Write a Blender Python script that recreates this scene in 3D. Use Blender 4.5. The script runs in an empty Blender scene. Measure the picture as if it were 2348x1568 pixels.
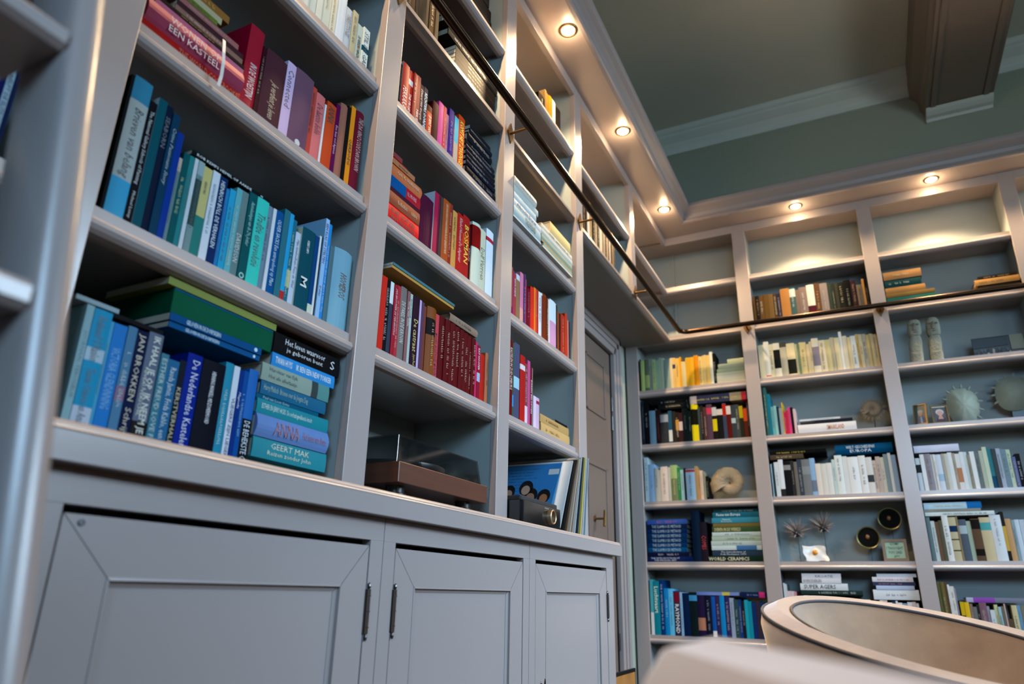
import bpy, bmesh, math, random
from mathutils import Matrix, Vector
# ---------------------------------------------------------------- camera, light, exposure
SC = bpy.context.scene
COL = SC.collection
cd = bpy.data.cameras.new('camera'); cam = bpy.data.objects.new('camera', cd); COL.objects.link(cam)
cd.sensor_width = 36.0; cd.sensor_fit = 'HORIZONTAL'; cd.lens = 1604.21 / 2348 * 36.0
cd.clip_start = 0.02
cam.matrix_world = Matrix(((0.89779898, 0.13415964, 0.41947369, 1.000000), (0.44005680, -0.31117168, -0.84233141, 0.779897), (0.01752145, 0.94083653, -0.33840748, 0.690615), (0, 0, 0, 1)))
cd.dof.use_dof = True; cd.dof.focus_distance = 2.05; cd.dof.aperture_fstop = 2.8
SC.camera = cam
SC.view_settings.view_transform = 'Standard'; SC.view_settings.look = 'None'
SC.view_settings.gamma = 1.0; SC.view_settings.use_curve_mapping = False
SC.view_settings.exposure = 0.1
SC.cycles.use_denoising = True
SC.cycles.max_bounces = 7; SC.cycles.diffuse_bounces = 3; SC.cycles.glossy_bounces = 3; SC.cycles.transmission_bounces = 6
SC.cycles.caustics_reflective = False; SC.cycles.caustics_refractive = False
SC.cycles.sample_clamp_indirect = 6.0
W = bpy.data.worlds.new('world'); SC.world = W; W.use_nodes = True
W.node_tree.nodes['Background'].inputs[0].default_value = (0.42, 0.62, 0.78, 1)
W.node_tree.nodes['Background'].inputs[1].default_value = 0.03
def area(name, loc, target, sx, sy, watts, col):
    l = bpy.data.lights.new(name, 'AREA'); l.shape = 'RECTANGLE'; l.size = sx; l.size_y = sy; l.energy = watts; l.color = col
    o = bpy.data.objects.new(name, l); COL.objects.link(o); o.location = loc
    o.rotation_euler = (Vector(target) - Vector(loc)).to_track_quat('-Z', 'Y').to_euler()
    return o
# daylight from the tall windows on the right-hand side of the room and behind the camera
wa = area('window_daylight', (2.4, -1.2, 2.5), (0.9, 4.0, 0.0), 1.8, 1.1, 40, (0.42, 0.70, 1.0)); wa.data.spread = math.radians(88)
wb = area('window_daylight', (4.2, 3.5, 2.5), (0.0, 3.7, 0.25), 2.4, 1.1, 108, (0.60, 0.80, 1.0)); wb.data.spread = math.radians(88)
wc = area('added_ceiling_uplight', (4.4, 1.2, 1.7), (1.6, 4.2, 4.0), 2.2, 0.8, 22, (0.86, 1.0, 0.94)); wc.data.spread = math.radians(100)  # added soft uplight that brightens the ceiling, no source of its own
# ---------------------------------------------------------------- materials
MATS = {}
def s2l(c):
    c /= 255.0
    return c / 12.92 if c <= 0.04045 else ((c + 0.055) / 1.055) ** 2.4
ALB = 0.58
def rgb(r, g, b): return (s2l(r) * ALB, s2l(g) * ALB, s2l(b) * ALB, 1.0)
def mat(name, col, rough=0.5, metal=0.0, noise=0.0, nscale=8.0, spec=0.5, bump=0.0, bscale=60.0, emis=0.0, ecol=None, sheen=0.0, coat=0.0):
    if name in MATS: return MATS[name]
    m = bpy.data.materials.new(name); m.use_nodes = True; MATS[name] = m
    nt = m.node_tree; b = nt.nodes['Principled BSDF']
    b.inputs['Base Color'].default_value = col; b.inputs['Roughness'].default_value = rough; b.inputs['Metallic'].default_value = metal
    b.inputs['Specular IOR Level'].default_value = spec
    if sheen: b.inputs['Sheen Weight'].default_value = sheen
    if coat: b.inputs['Coat Weight'].default_value = coat; b.inputs['Coat Roughness'].default_value = 0.15
    if emis: b.inputs['Emission Color'].default_value = ecol or col; b.inputs['Emission Strength'].default_value = emis
    if noise or bump:
        tc = nt.nodes.new('ShaderNodeTexCoord')
    if noise:
        n = nt.nodes.new('ShaderNodeTexNoise'); n.inputs['Scale'].default_value = nscale; n.inputs['Detail'].default_value = 5
        nt.links.new(tc.outputs['Object'], n.inputs['Vector'])
        mx = nt.nodes.new('ShaderNodeMix'); mx.data_type = 'RGBA'
        mx.inputs[6].default_value = tuple(x * (1 - noise) for x in col[:3]) + (1,)
        mx.inputs[7].default_value = tuple(min(1, x * (1 + noise)) for x in col[:3]) + (1,)
        nt.links.new(n.outputs[0], mx.inputs[0]); nt.links.new(mx.outputs[2], b.inputs['Base Color'])
    if bump:
        n2 = nt.nodes.new('ShaderNodeTexNoise'); n2.inputs['Scale'].default_value = bscale; n2.inputs['Detail'].default_value = 3
        nt.links.new(tc.outputs['Object'], n2.inputs['Vector'])
        bp_ = nt.nodes.new('ShaderNodeBump'); bp_.inputs['Strength'].default_value = bump; bp_.inputs['Distance'].default_value = 0.004
        nt.links.new(n2.outputs[0], bp_.inputs['Height']); nt.links.new(bp_.outputs[0], b.inputs['Normal'])
    return m
PAINT = mat('greige_satin_paint', rgb(173, 162, 159), 0.28, noise=0.04, nscale=3, bump=0.03, bscale=25, spec=0.6)
PANEL = mat('grey_green_cabinet_back_paint', rgb(172, 182, 180), 0.5, noise=0.04, nscale=3, bump=0.03, bscale=30)
WALLP = mat('grey_green_wall_paint', rgb(176, 186, 170), 0.75, noise=0.05, nscale=2, bump=0.05, bscale=60)
CEILP = mat('pale_grey_green_ceiling_paint', rgb(246, 248, 236), 0.85, noise=0.03, nscale=2)
CORNICE = mat('off_white_cornice_paint', rgb(240, 252, 248), 0.6, noise=0.03)
DOORP = mat('taupe_door_paint', rgb(124, 108, 98), 0.4, noise=0.04, bump=0.03, bscale=20)
FLOORM = mat('oak_floor_boards', rgb(44, 32, 24), 0.45, noise=0.25, nscale=3)
BRASS = mat('aged_brass', rgb(150, 115, 70), 0.32, 1.0, noise=0.2, nscale=20)
BRONZE = mat('dark_bronze_tube', rgb(70, 52, 38), 0.3, 1.0)
STEEL = mat('nickel_hinge', rgb(150, 145, 140), 0.25, 1.0)
BLACK = mat('black_plastic', rgb(14, 14, 15), 0.3)
DARK = mat('cabinet_gap_shadow_board', rgb(30, 28, 27), 0.8)
# ---------------------------------------------------------------- mesh helpers
HEAP = {'mb': None, 'mats': [], 'ix': {}}
class Heap:
    def __init__(s, loc): s.location = Vector(loc)
class MB:
    def __init__(s): s.v = []; s.f = []; s.m = []
    def add(s, vs, fs, mi=0):
        o = len(s.v); s.v += [tuple(v) for v in vs]; s.f += [tuple(o + i for i in f) for f in fs]; s.m += [mi] * len(fs); return s
    def box(s, x0, x1, y0, y1, z0, z1, mi=0):
        return s.add([(x0,y0,z0),(x1,y0,z0),(x1,y1,z0),(x0,y1,z0),(x0,y0,z1),(x1,y0,z1),(x1,y1,z1),(x0,y1,z1)],
                     [(0,3,2,1),(4,5,6,7),(0,1,5,4),(1,2,6,5),(2,3,7,6),(3,0,4,7)], mi)
    def prism(s, prof, a, b, fn, mi=0):        # prof: closed 2D loop; fn(p, q, t) -> point, t in {a, b}
        n = len(prof); vs = [fn(p, q, a) for p, q in prof] + [fn(p, q, b) for p, q in prof]
        fs = [(i, (i+1) % n, n + (i+1) % n, n + i) for i in range(n)] + [tuple(range(n))[::-1], tuple(range(n, 2*n))]
        return s.add(vs, fs, mi)
    def lathe(s, prof, c, axis='z', n=24, mi=0, ring=True):  # prof: (r, h)
        vs = []; fs = []
        for r, h in prof:
            for k in range(n):
                a = 2*math.pi*k/n; p = (r*math.cos(a), r*math.sin(a), h)
                if axis == 'x': p = (h, p[0], p[1])
                if axis == 'y': p = (p[0], -h, p[1])
                vs.append((c[0]+p[0], c[1]+p[1], c[2]+p[2]))
        m = len(prof)
        for j in range(m-1):
            for k in range(n): fs.append((j*n+k, j*n+(k+1) % n, (j+1)*n+(k+1) % n, (j+1)*n+k))
        fs += [tuple(range(n))[::-1], tuple(range((m-1)*n, m*n))]
        return s.add(vs, fs, mi)
    def tube(s, pts, r, n=10, mi=0, close=False):
        pts = [Vector(p) for p in pts]; vs = []; fs = []; up = None
        for i, p in enumerate(pts):
            a = pts[i-1] if i else p; b = pts[i+1] if i < len(pts)-1 else p
            d = (b - a).normalized()
            if up is None: up = d.orthogonal().normalized()
            up = (up - d*up.dot(d)).normalized(); w = d.cross(up)
            rr = r[i] if isinstance(r, (list, tuple)) else r
            for k in range(n):
                t = 2*math.pi*k/n; vs.append(p + up*rr*math.cos(t) + w*rr*math.sin(t))
        for i in range(len(pts)-1):
            for k in range(n): fs.append((i*n+k, i*n+(k+1) % n, (i+1)*n+(k+1) % n, (i+1)*n+k))
        fs += [tuple(range(n))[::-1], tuple(range((len(pts)-1)*n, len(pts)*n))]
        return s.add(vs, fs, mi)
    def ico(s, c, rx, ry, rz, nu=16, nv=10, mi=0, f=None):
        vs = [(c[0], c[1], c[2]-rz)]; fs = []
        for j in range(1, nv):
            t = math.pi*j/nv - math.pi/2
            for k in range(nu):
                a = 2*math.pi*k/nu; q = f(a, t) if f else 1.0
                vs.append((c[0]+rx*q*math.cos(t)*math.cos(a), c[1]+ry*q*math.cos(t)*math.sin(a), c[2]+rz*q*math.sin(t)))
        vs.append((c[0], c[1], c[2]+rz)); top = len(vs)-1
        for k in range(nu):
            fs.append((0, 1+(k+1) % nu, 1+k)); fs.append((top, 1+(nv-2)*nu+k, 1+(nv-2)*nu+(k+1) % nu))
        for j in range(nv-2):
            for k in range(nu): fs.append((1+j*nu+k, 1+j*nu+(k+1) % nu, 1+(j+1)*nu+(k+1) % nu, 1+(j+1)*nu+k))
        return s.add(vs, fs, mi)
    def build(s, name, mats, parent=None, smooth=False, bevel=0.0, origin=None, seg=2):
        if isinstance(parent, Heap):
            h = HEAP['mb'] = HEAP['mb'] or MB(); ms = mats if isinstance(mats, (list, tuple)) else [mats]; ids = []
            for m_ in ms:
                if m_.name not in HEAP['ix']: HEAP['ix'][m_.name] = len(HEAP['mats']); HEAP['mats'].append(m_)
                ids.append(HEAP['ix'][m_.name])
            k0 = len(h.v); L = parent.location
            h.v += [(v[0] + L.x, v[1] + L.y, v[2] + L.z) for v in s.v]; h.f += [tuple(k0 + i for i in f) for f in s.f]; h.m += [ids[i] for i in s.m]
            return None
        me = bpy.data.meshes.new(name)
        if origin is not None: s.v = [(v[0]-origin[0], v[1]-origin[1], v[2]-origin[2]) for v in s.v]
        me.from_pydata(s.v, [], s.f)
        for m in (mats if isinstance(mats, (list, tuple)) else [mats]): me.materials.append(m)
        for p, mi in zip(me.polygons, s.m): p.material_index = mi
        if smooth: 
            for p in me.polygons: p.use_smooth = True
        bm = bmesh.new(); bm.from_mesh(me); bmesh.ops.recalc_face_normals(bm, faces=bm.faces[:]); bm.to_mesh(me); bm.free()
        o = bpy.data.objects.new(name, me); COL.objects.link(o)
        if parent is not None: o.parent = parent
        if origin is not None: o.location = origin
        if bevel:
            b = o.modifiers.new('bevel', 'BEVEL'); b.width = bevel; b.segments = seg; b.limit_method = 'ANGLE'; b.angle_limit = 0.6
        if smooth and not bevel:
            try: me.set_sharp_from_angle(angle=0.7)
            except Exception: pass
        return o
def box(name, m, x0, x1, y0, y1, z0, z1, parent=None, bevel=0.0): return MB().box(x0,x1,y0,y1,z0,z1).build(name, m, parent, bevel=bevel)
def tag(o, label=None, cat=None, group=None, kind=None):
    if label: o['label'] = label
    if cat: o['category'] = cat
    if group: o['group'] = group
    if kind: o['kind'] = kind
    return o
def struct(o): o['kind'] = 'structure'; return o
def thing(name, label, cat, loc=(0, 0, 0), group=None, rz=0.0):
    e = bpy.data.objects.new(name, None); COL.objects.link(e); e.location = loc; e.rotation_euler = (0, 0, rz); e.empty_display_size = 0.05
    return tag(e, label, cat, group)
# ---------------------------------------------------------------- room numbers (metres)
ZW = 0.888
ZL = [1.252, 1.617, 1.984, 2.342, 2.694]          # shelf tops, left wall
ZB = [0.476, 0.889, 1.2505, 1.613, 1.972, 2.331, 2.681]  # shelf tops, back wall
T0, T1 = 2.994, 3.049
YS = [(0.54, 0.62), (1.262, 1.34), (1.98, 2.057), (2.697, 2.777), (3.421, 3.506), (4.305, 4.382)]   # stiles, left wall
YF = 5.16; DL = 0.317; DB = 0.235; YBK = YF + DB
XS_ = [(-0.315, -0.237), (0.448, 0.53), (1.206, 1.283), (1.955, 2.032), (2.70, 2.78)]             # stiles, back wall
RC = 0.018
ZR = 2.331; ZU = 2.287
# ---------------------------------------------------------------- shell
struct(box('floor', FLOORM, -0.35, 4.6, -2.2, YBK+0.02, -0.05, 0))
struct(MB().box(-0.47, -DL-0.012, -2.2, 4.25, 0, 4.1).box(-0.47, -DL-0.012, 5.05, YBK+0.15, 0, 4.1).box(-0.47, -DL-0.012, 4.25, 5.05, 2.17, 4.1).build('wall_left', WALLP))
struct(box('wall_back', WALLP, -0.45, 4.6, YBK+0.02, YBK+0.14, 0, 4.1))
DIMW = mat('dark_wall_low_fill', rgb(70, 66, 62), 0.7)  # unseen walls, plain and coloured dark to lower the fill light
struct(box('wall_right', DIMW, 4.6, 4.72, -2.2, YBK+0.14, 0, 4.1))
struct(box('wall_front', DIMW, -0.47, 4.72, -2.32, -2.2, 0, 4.1))
struct(box('ceiling', CEILP, -0.45, 4.6, -2.2, 5.65, 4.0501, 4.15))

# ---- cornice, soffit, beam
DY = YBK + 0.02
CR = [(0, 0), (0.012, 0), (0.014, 0.035), (0.02, 0.045), (0.045, 0.075), (0.08, 0.10), (0.095, 0.112), (0.095, 0.125), (0.112, 0.135), (0.125, 0.15), (0.125, 0.165), (0, 0.165)]
m = MB()
m.prism(CR, -0.3, 1.66, lambda p, q, t: (t, DY - p, 3.885 + q)); m.prism(CR, 2.12, 4.6, lambda p, q, t: (t, DY - p, 3.885 + q))
struct(m.build('trim_1', CORNICE))
struct(MB().prism(CR, -2.2, DY, lambda p, q, t: (-DL - 0.012 + p, t, 3.885 + q)).build('trim_2', CORNICE))
m = MB().box(1.73, 2.06, -2.2, DY, 3.70, 4.05)
SIDE = [(0, 0), (0.02, 0), (0.024, 0.03), (0.04, 0.05), (0.04, 0.11), (0.06, 0.14), (0.085, 0.17), (0.085, 0.35), (0, 0.35)]
m.prism(SIDE, -2.2, DY, lambda p, q, t: (1.73 - p, t, 3.70 + q)); m.prism(SIDE, -2.2, DY, lambda p, q, t: (2.06 + p, t, 3.70 + q))
m.box(1.735, 1.765, -2.2, DY, 3.692, 3.70).box(2.025, 2.055, -2.2, DY, 3.692, 3.70)
struct(m.build('trim_3', mat('taupe_beam_paint', rgb(150, 138, 126), 0.6)))
CAP = [(0, 0), (0.018, 0), (0.03, 0.015), (0.06, 0.02), (0.09, 0.035), (0.11, 0.05), (0, 0.05)]
struct(MB().prism(CAP, 1.71, 2.08, lambda p, q, t: (t, DY - p, 3.645 + q)).build('trim_4', CORNICE))
# soffit over the bookcases with its moulded front edge: an L round the corner
SP = [(-0.0, 0.0), (0.155, 0.0), (0.17, 0.004), (0.176, 0.012), (0.17, 0.022), (0.178, 0.03), (0.182, 0.05), (0.20, 0.066), (0.218, 0.078), (0.226, 0.09), (0.226, 0.108), (0.212, 0.118), (-0.0, 0.118)]
m = MB()
def Lx(p, q, y): return (p, y, T1 + q)
n = len(SP)
vs = [(p, 0.0, T1 + q) for p, q in SP] + [(p, YF - p, T1 + q) for p, q in SP] + [(4.6, YF - p, T1 + q) for p, q in SP]
fs = []
for b in (0, n):
    for i in range(n): fs.append((b + i, b + (i+1) % n, b + n + (i+1) % n, b + n + i))
fs += [tuple(range(n))[::-1], tuple(range(2*n, 3*n))]
m.add(vs, fs); struct(m.build('trim_5', PAINT))
struct(MB().box(-DL, 0, 0, YBK, T1, T1 + 0.118).box(0, 4.6, YF, YBK, T1, T1 + 0.118).build('trim_6', PAINT))
# ---- shelf boards with moulded front edge
SH = [(0, 0), (0.0005, -0.020), (0.007, -0.0225), (0.011, -0.027), (0.0115, -0.034), (0.008, -0.041), (0.001, -0.046), (-0.010, -0.049), (-0.022, -0.049), (-0.022, -0.030)]
def shelf_left(z, y0, y1, parent, name='shelf', depth=DL):
    pr = SH + [(-(depth - RC), -0.030), (-(depth - RC), 0)]
    return MB().prism(pr, y0, y1, lambda p, q, t: (-RC + p, t, z + q)).build(name, PAINT, parent)
def shelf_back(z, x0, x1, parent, name='shelf'):
    pr = SH + [(-(DB - RC), -0.030), (-(DB - RC), 0)]
    return MB().prism(pr, x0, x1, lambda p, q, t: (t, YF + RC - p, z + q)).build(name, PAINT, parent)
# ---- left bookcase
LB = thing('built_in_bookcase', 'built-in bookcase on the left wall, standing on the worktop and bridging the door', 'bookcase', (0, 2.4, ZW))
def part(o): 
    if o.parent: o.matrix_parent_inverse = Matrix.Translation(-o.parent.location)
    return o
for i, (a, b) in enumerate(YS):
    z0 = ZW + 0.0004 if i < 5 else ZU
    part(box('stile', PAINT, -0.024, 0.0, a, b, z0, T1, LB, bevel=0.0015))
    ym = (a + b) / 2
    if i == 4: part(box('side_panel', PANEL, -DL, -0.024, a + 0.006, b - 0.002, z0, T1, LB))
    else: part(box('side_panel', PANEL, -DL, -0.024, a + 0.006, b - 0.006, z0, T1, LB))
bays = [(YS[i][1], YS[i+1][0]) for i in range(4)]
for y0, y1 in bays:
    for z in ZL: part(shelf_left(z, y0 - 0.006, y1 + 0.006, LB))
    part(box('top_rail', PAINT, -0.024, 0.0, y0, y1, T0, T1, LB, bevel=0.001))
    part(box('back_panel', PANEL, -DL - 0.008, -DL, y0 - 0.03, y1 + 0.03, ZW, T1, LB))
for y0, y1 in ((YS[4][1], YS[5][0]), (YS[5][1], YF - 0.0006)):
    part(box('top_rail', PAINT, -0.024, 0.0, y0, y1, T0, T1, LB, bevel=0.001))
    part(shelf_left(ZB[6], y0 - 0.006, y1 + (0.006 if y1 < 5 else RC - 0.0119), LB))
part(shelf_left(ZR, YS[4][1], YF + RC - 0.0125, LB))
part(box('back_panel', PANEL, -DL - 0.008, -DL, YS[4][0], YF - 0.0006, ZU, T1, LB))
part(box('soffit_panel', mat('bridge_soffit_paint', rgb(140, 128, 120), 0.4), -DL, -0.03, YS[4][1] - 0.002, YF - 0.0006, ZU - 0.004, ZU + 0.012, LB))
part(box('ceiling_panel', PAINT, -DL, -0.025, YS[0][0], YF - 0.0006, T1 - 0.02, T1 - 0.0004, LB)) 
# ---- back bookcase
BB = thing('built_in_bookcase', 'built-in bookcase along the far wall, from floor to soffit', 'bookcase', (1.2, YF, 0))
for i, (a, b) in enumerate(XS_):
    z1 = ZU if i == 0 else T1
    part(box('stile', PAINT, a, b, YF, YF + 0.024, 0, z1, BB, bevel=0.0015))
    part(box('side_panel', PANEL, a + 0.006, b - 0.006, YF + 0.024, YBK, 0, z1, BB))
for i in range(4):
    x0, x1 = XS_[i][1], XS_[i+1][0]
    for z in ZB:
        if i == 0 and z >= ZR: part(shelf_back(z, -DL + 0.001, x1 + 0.006, BB))
        else: part(shelf_back(z, x0 - 0.006, x1 + 0.006, BB))
    part(box('back_panel', PANEL, x0 - 0.02, x1 + 0.02, YBK, YBK + 0.01, 0, T1 if i else ZU, BB))
    xa = 0.0 if i == 0 else x0
    part(box('top_rail', PAINT, xa, x1, YF, YF + 0.024, T0, T1, BB, bevel=0.001))
part(box('back_panel', PANEL, -DL, XS_[1][0], YBK, YBK + 0.01, ZU, T1, BB))
part(box('corner_batten', PANEL, -0.012, 0.004, YBK - 0.012, YBK, ZR, T1, BB))
part(box('ceiling_panel', PAINT, -DL + 0.001, 2.78, YF + 0.025, YBK, T1 - 0.02, T1 - 0.0004, BB))
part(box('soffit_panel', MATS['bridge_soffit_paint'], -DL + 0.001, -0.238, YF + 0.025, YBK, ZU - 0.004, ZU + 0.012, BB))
part(box('side_panel', PANEL, -DL - 0.008, -DL, YF + 0.008, YBK, ZU, T1, BB)) 
part(box('plinth', PAINT, XS_[0][1], 2.70, YF + 0.004, YF + 0.02, 0, 0.11, BB))
part(shelf_back(0.13, XS_[0][1], 2.70, BB))
# ---- worktop and base cabinets
XC, XW, YE, YC = 0.0966, 0.1262, 3.5368, 3.5072
m = MB()
WP = [(-DL, ZW), (0.108, ZW), (0.113, 0.8872), (0.1175, 0.8845), (0.1195, 0.881), (0.1200, 0.878), (0.1225, 0.8755), (0.1268, 0.8748), (XW, 0.872), (XW, 0.836), (XW - 0.001, 0.8348), (-DL, 0.8348)]
m.prism(WP, 0.54, YE, lambda p, q, t: (p, t, q))
wt = m.build('worktop', PAINT); tag(wt, 'long greige painted worktop with moulded front edge lying over the three base cabinets', 'worktop')
g3 = 'base cabinets under the worktop'
doors = [(1.338, 1.970, 'R', 'nearest base cabinet under the worktop, beside the ladder, with a single panelled greige door'),
         (2.059, 2.694, 'L', 'middle base cabinet under the worktop, below the turntable, with panelled greige door'),
         (2.781, 3.4285, 'R', 'last base cabinet under the worktop, next to the room door, with panelled greige door')]
KT = 0.788
DOORH = 0.777
for i, (a, b, side, lab) in enumerate(doors):
    ya = [0.62, 2.016, 2.738][i]; yb = [2.014, 2.736, YC][i]
    t = thing('base_cabinet', lab, 'cabinet', (0, (a+b)/2, 0), g3)
    f = MB()
    f.box(XC - 0.022, XC, ya, yb, KT, 0.8346).box(XC - 0.022, XC, b + 0.001, yb, 0.09, KT).box(XC - 0.022, XC, ya, a - 0.001, 0.09, KT).box(XC - 0.022, XC, a - .001, b + .001, 0.0, 0.095)
    part(f.build('face_frame', PAINT, t, bevel=0.0006))
    c = MB().box(-DL, XC - 0.022, ya, ya + 0.016, 0, 0.83).box(-DL, XC - 0.022, yb - 0.016, yb, 0, 0.83).box(-DL, -DL + 0.01, ya, yb, 0, 0.83).box(-DL, XC - 0.03, ya, yb, 0.02, 0.09)
    part(c.build('carcass', PAINT, t))
    # door: mitred frame with a bead round a recessed panel
    d0, d1, e0, e1 = a + 0.002, b - 0.002, 0.10, DOORH
    w = 0.0755; X1 = XC - 0.001; X0 = XC - 0.020
    dm = MB()
    def quad(o0, o1, i0, i1, xo, xi, xb=None):
        # four mitred members between outer rect o and inner rect i (y, z)
        O = [(o0[0], o0[1]), (o1[0], o0[1]), (o1[0], o1[1]), (o0[0], o1[1])]; I = [(i0[0], i0[1]), (i1[0], i0[1]), (i1[0], i1[1]), (i0[0], i1[1])]
        for k in range(4):
            k2 = (k + 1) % 4; g = 0.0004
            pts = [O[k], O[k2], I[k2], I[k]]
            cy = sum(p[0] for p in pts)/4; cz = sum(p[1] for p in pts)/4
            pts = [(p[0] + (cy - p[0]) * 0.003, p[1] + (cz - p[1]) * 0.003) for p in pts]
            fr = [(xo, *pts[0]), (xo, *pts[1]), (xi, *pts[2]), (xi, *pts[3])]; bk = [((xb or X0), p[0], p[1]) for p in pts]
            dm.add(fr + bk, [(0,1,2,3), (7,6,5,4), (0,4,5,1), (1,5,6,2), (2,6,7,3), (3,7,4,0)])
    quad((d0, e0), (d1, e1), (d0 + w, e0 + w), (d1 - w, e1 - w), X1, X1)
    q = w
    quad((d0+q, e0+q), (d1-q, e1-q), (d0+q+.004, e0+q+.004), (d1-q-.004, e1-q-.004), X1 + 0.001, X1 + 0.0015, X0)
    quad((d0+q+.004, e0+q+.004), (d1-q-.004, e1-q-.004), (d0+q+.012, e0+q+.012), (d1-q-.012, e1-q-.012), X1 - 0.004, X1 - 0.009, X0)
    dm.box(X0, X1 - 0.010, d0 + q + .010, d1 - q - .010, e0 + q + .010, e1 - q - .010)
    dr = part(dm.build('door', PAINT, t))
    hy = d1 + 0.003 if side == 'R' else d0 + 0.002
    if i == 0: hy = 1.974
    for hz in ((0.612, 0.694), (0.16, 0.242)):
        h = MB().tube([(XC + 0.003, hy, hz[0]), (XC + 0.003, hy, hz[1])], 0.0042, 10)
        for zz in (hz[0] - 0.006, hz[1] + 0.006): h.ico((XC + 0.003, hy, zz), 0.0036, 0.0036, 0.007, 8, 6)
        for zz in (hz[0] + 0.012, (hz[0]+hz[1])/2, hz[1] - 0.012): h.lathe([(0.0052, -0.001), (0.0052, 0.001)], (XC + 0.003, hy, zz), n=10)
        h.box(XC - 0.004, XC + 0.0012, hy - 0.007, hy + 0.003, hz[0], hz[1])
        part(h.build('hinge', STEEL, t, smooth=False))
    if i == 0:
        part(MB().lathe([(0.0045, 0.0), (0.0045, 0.0015), (0.003, 0.002), (0.0025, 0.001)], (XC - 0.0006, 1.365, 0.767), 'x', 14).build('screw_cap', mat('grey_screw_cap', rgb(110, 112, 116), 0.5), t))
    if i == 2:
        k = MB().lathe([(0.002, 0), (0.006, 0.003), (0.008, 0.008), (0.006, 0.014), (0.0025, 0.02), (0.001, 0.034)], (XC + 0.012, 2.824, 0.428), 'z', 12)
        k.tube([(XC, 2.824, 0.436), (XC + 0.014, 2.824, 0.436)], 0.004, 8).lathe([(0.013, 0), (0.013, 0.002), (0.009, 0.004)], (XC - 0.001, 2.824, 0.436), 'x', 14)
        part(k.build('knob', BRONZE, t))
# ---- door in the left wall below the bridge
XD = -DL
dj = MB().box(-0.40, -0.35, 4.30, 4.90, 0.0, 2.155)
struct_door = dj
def dpanel(y0, y1, z0, z1):
    m = MB(); x = -0.35
    for k, (o, h) in enumerate(((0.0, 0.006), (0.012, 0.0))):
        pass
    for (a, b, c, d) in ((y0, y1, z0, z0 + .014), (y0, y1, z1 - .014, z1), (y0, y0 + .014, z0, z1), (y1 - .014, y1, z0, z1)):
        m.box(x - 0.004, x + 0.007, a, b, c, d)
    return m
dj.v += []; 
door = struct(dj.build('door_1', DOORP, bevel=0.001))
pm = dpanel(4.46, 4.79, 1.70, 2.045).build('panel_moulding', DOORP, door, bevel=0.003)
pm = dpanel(4.46, 4.79, 0.9, 1.40).build('panel_moulding', DOORP, door, bevel=0.003)
pm = dpanel(4.46, 4.79, 0.25, 0.82).build('panel_moulding', DOORP, door, bevel=0.003)
hd = MB().tube([(-0.35, 4.56, 1.09), (-0.29, 4.56, 1.09)], 0.006, 10).tube([(-0.29, 4.553, 1.047), (-0.29, 4.567, 1.135)], 0.0085, 12).lathe([(0.017, 0), (0.017, 0.004), (0.01, 0.007)], (-0.35, 4.56, 1.09), 'x', 16)
hd.build('handle', BRASS, door)
for hz in (1.78, 1.66, 0.4): 
    MB().tube([(-0.338, 4.903, hz), (-0.338, 4.903, hz + 0.09)], 0.005, 8).build('hinge', STEEL, door)
# casing: stepped architrave
def casing(y0, y1, z1):
    m = MB()
    for (o, wd, x) in ((0.0, 0.028, -0.322), (0.028, 0.052, -0.326), (0.052, 0.085, -0.318), (0.085, 0.118, -0.310)):
        m.box(-0.35, x, y1 + o, y1 + wd, 0, z1 + wd).box(-0.35, x, y0 - wd, y0 - o, 0, z1 + wd).box(-0.35, x, y0 - wd, y1 + wd, z1 + o, z1 + wd)
    return m
struct(casing(4.27, 4.925, 2.165).build('trim_7', PAINT, bevel=0.003))
struct(box('trim_8', DOORP, -0.47, -0.36, 4.25, 5.05, 0.0, 2.17))
# ---- downlights
glow = mat('lamp_glow', (1, .8, .55, 1), emis=110.0, ecol=(1, 0.72, 0.42, 1))
LG = 'downlights in the soffit'
pos = [(0.106, 0.92), (0.106, 1.56), (0.106, 2.30), (0.106, 3.076), (0.106, 3.868), (0.099, 4.762), (0.868, 5.067), (1.621, 5.074), (2.37, 5.074)]
names = {3: 'round brass-rimmed downlight in the soffit, the nearest and brightest in view', 4: 'round brass-rimmed downlight in the left soffit, midway between its neighbours',
         5: 'round brass-rimmed downlight in the left soffit closest to the room corner', 6: 'round brass-rimmed downlight in the far soffit closest to the corner', 7: 'round brass-rimmed downlight in the far soffit nearest the ceiling beam'}
for i, (x, y) in enumerate(pos):
    t = thing('downlight', names.get(i, 'round brass-rimmed downlight in the soffit, outside the photo'), 'ceiling light', (x, y, T1), LG)
    MB().lathe([(0.030, -0.0005), (0.030, -0.005), (0.034, -0.007), (0.040, -0.005), (0.042, -0.0005)], (0, 0, 0), n=28).build('trim_ring', BRASS, t, smooth=True)
    MB().lathe([(0.001, -0.0105), (0.016, -0.010), (0.024, -0.008), (0.028, -0.004), (0.029, -0.001)], (0, 0, 0), n=24).build('lamp', glow, t, smooth=True)
    l = bpy.data.lights.new('downlight_beam', 'SPOT'); l.energy = 88; l.color = (1.0, 0.70, 0.40); l.spot_size = math.radians(130); l.spot_blend = 0.6; l.shadow_soft_size = 0.02
    o = bpy.data.objects.new('downlight_beam', l); COL.objects.link(o); o.location = (0, 0, -0.035); o.parent = t
    l = bpy.data.lights.new('downlight_spill', 'POINT'); l.energy = 1.7; l.color = (1.0, 0.66, 0.36); l.shadow_soft_size = 0.02
    o = bpy.data.objects.new('downlight_spill', l); COL.objects.link(o); o.location = (0, 0, -0.045); o.parent = t
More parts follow.
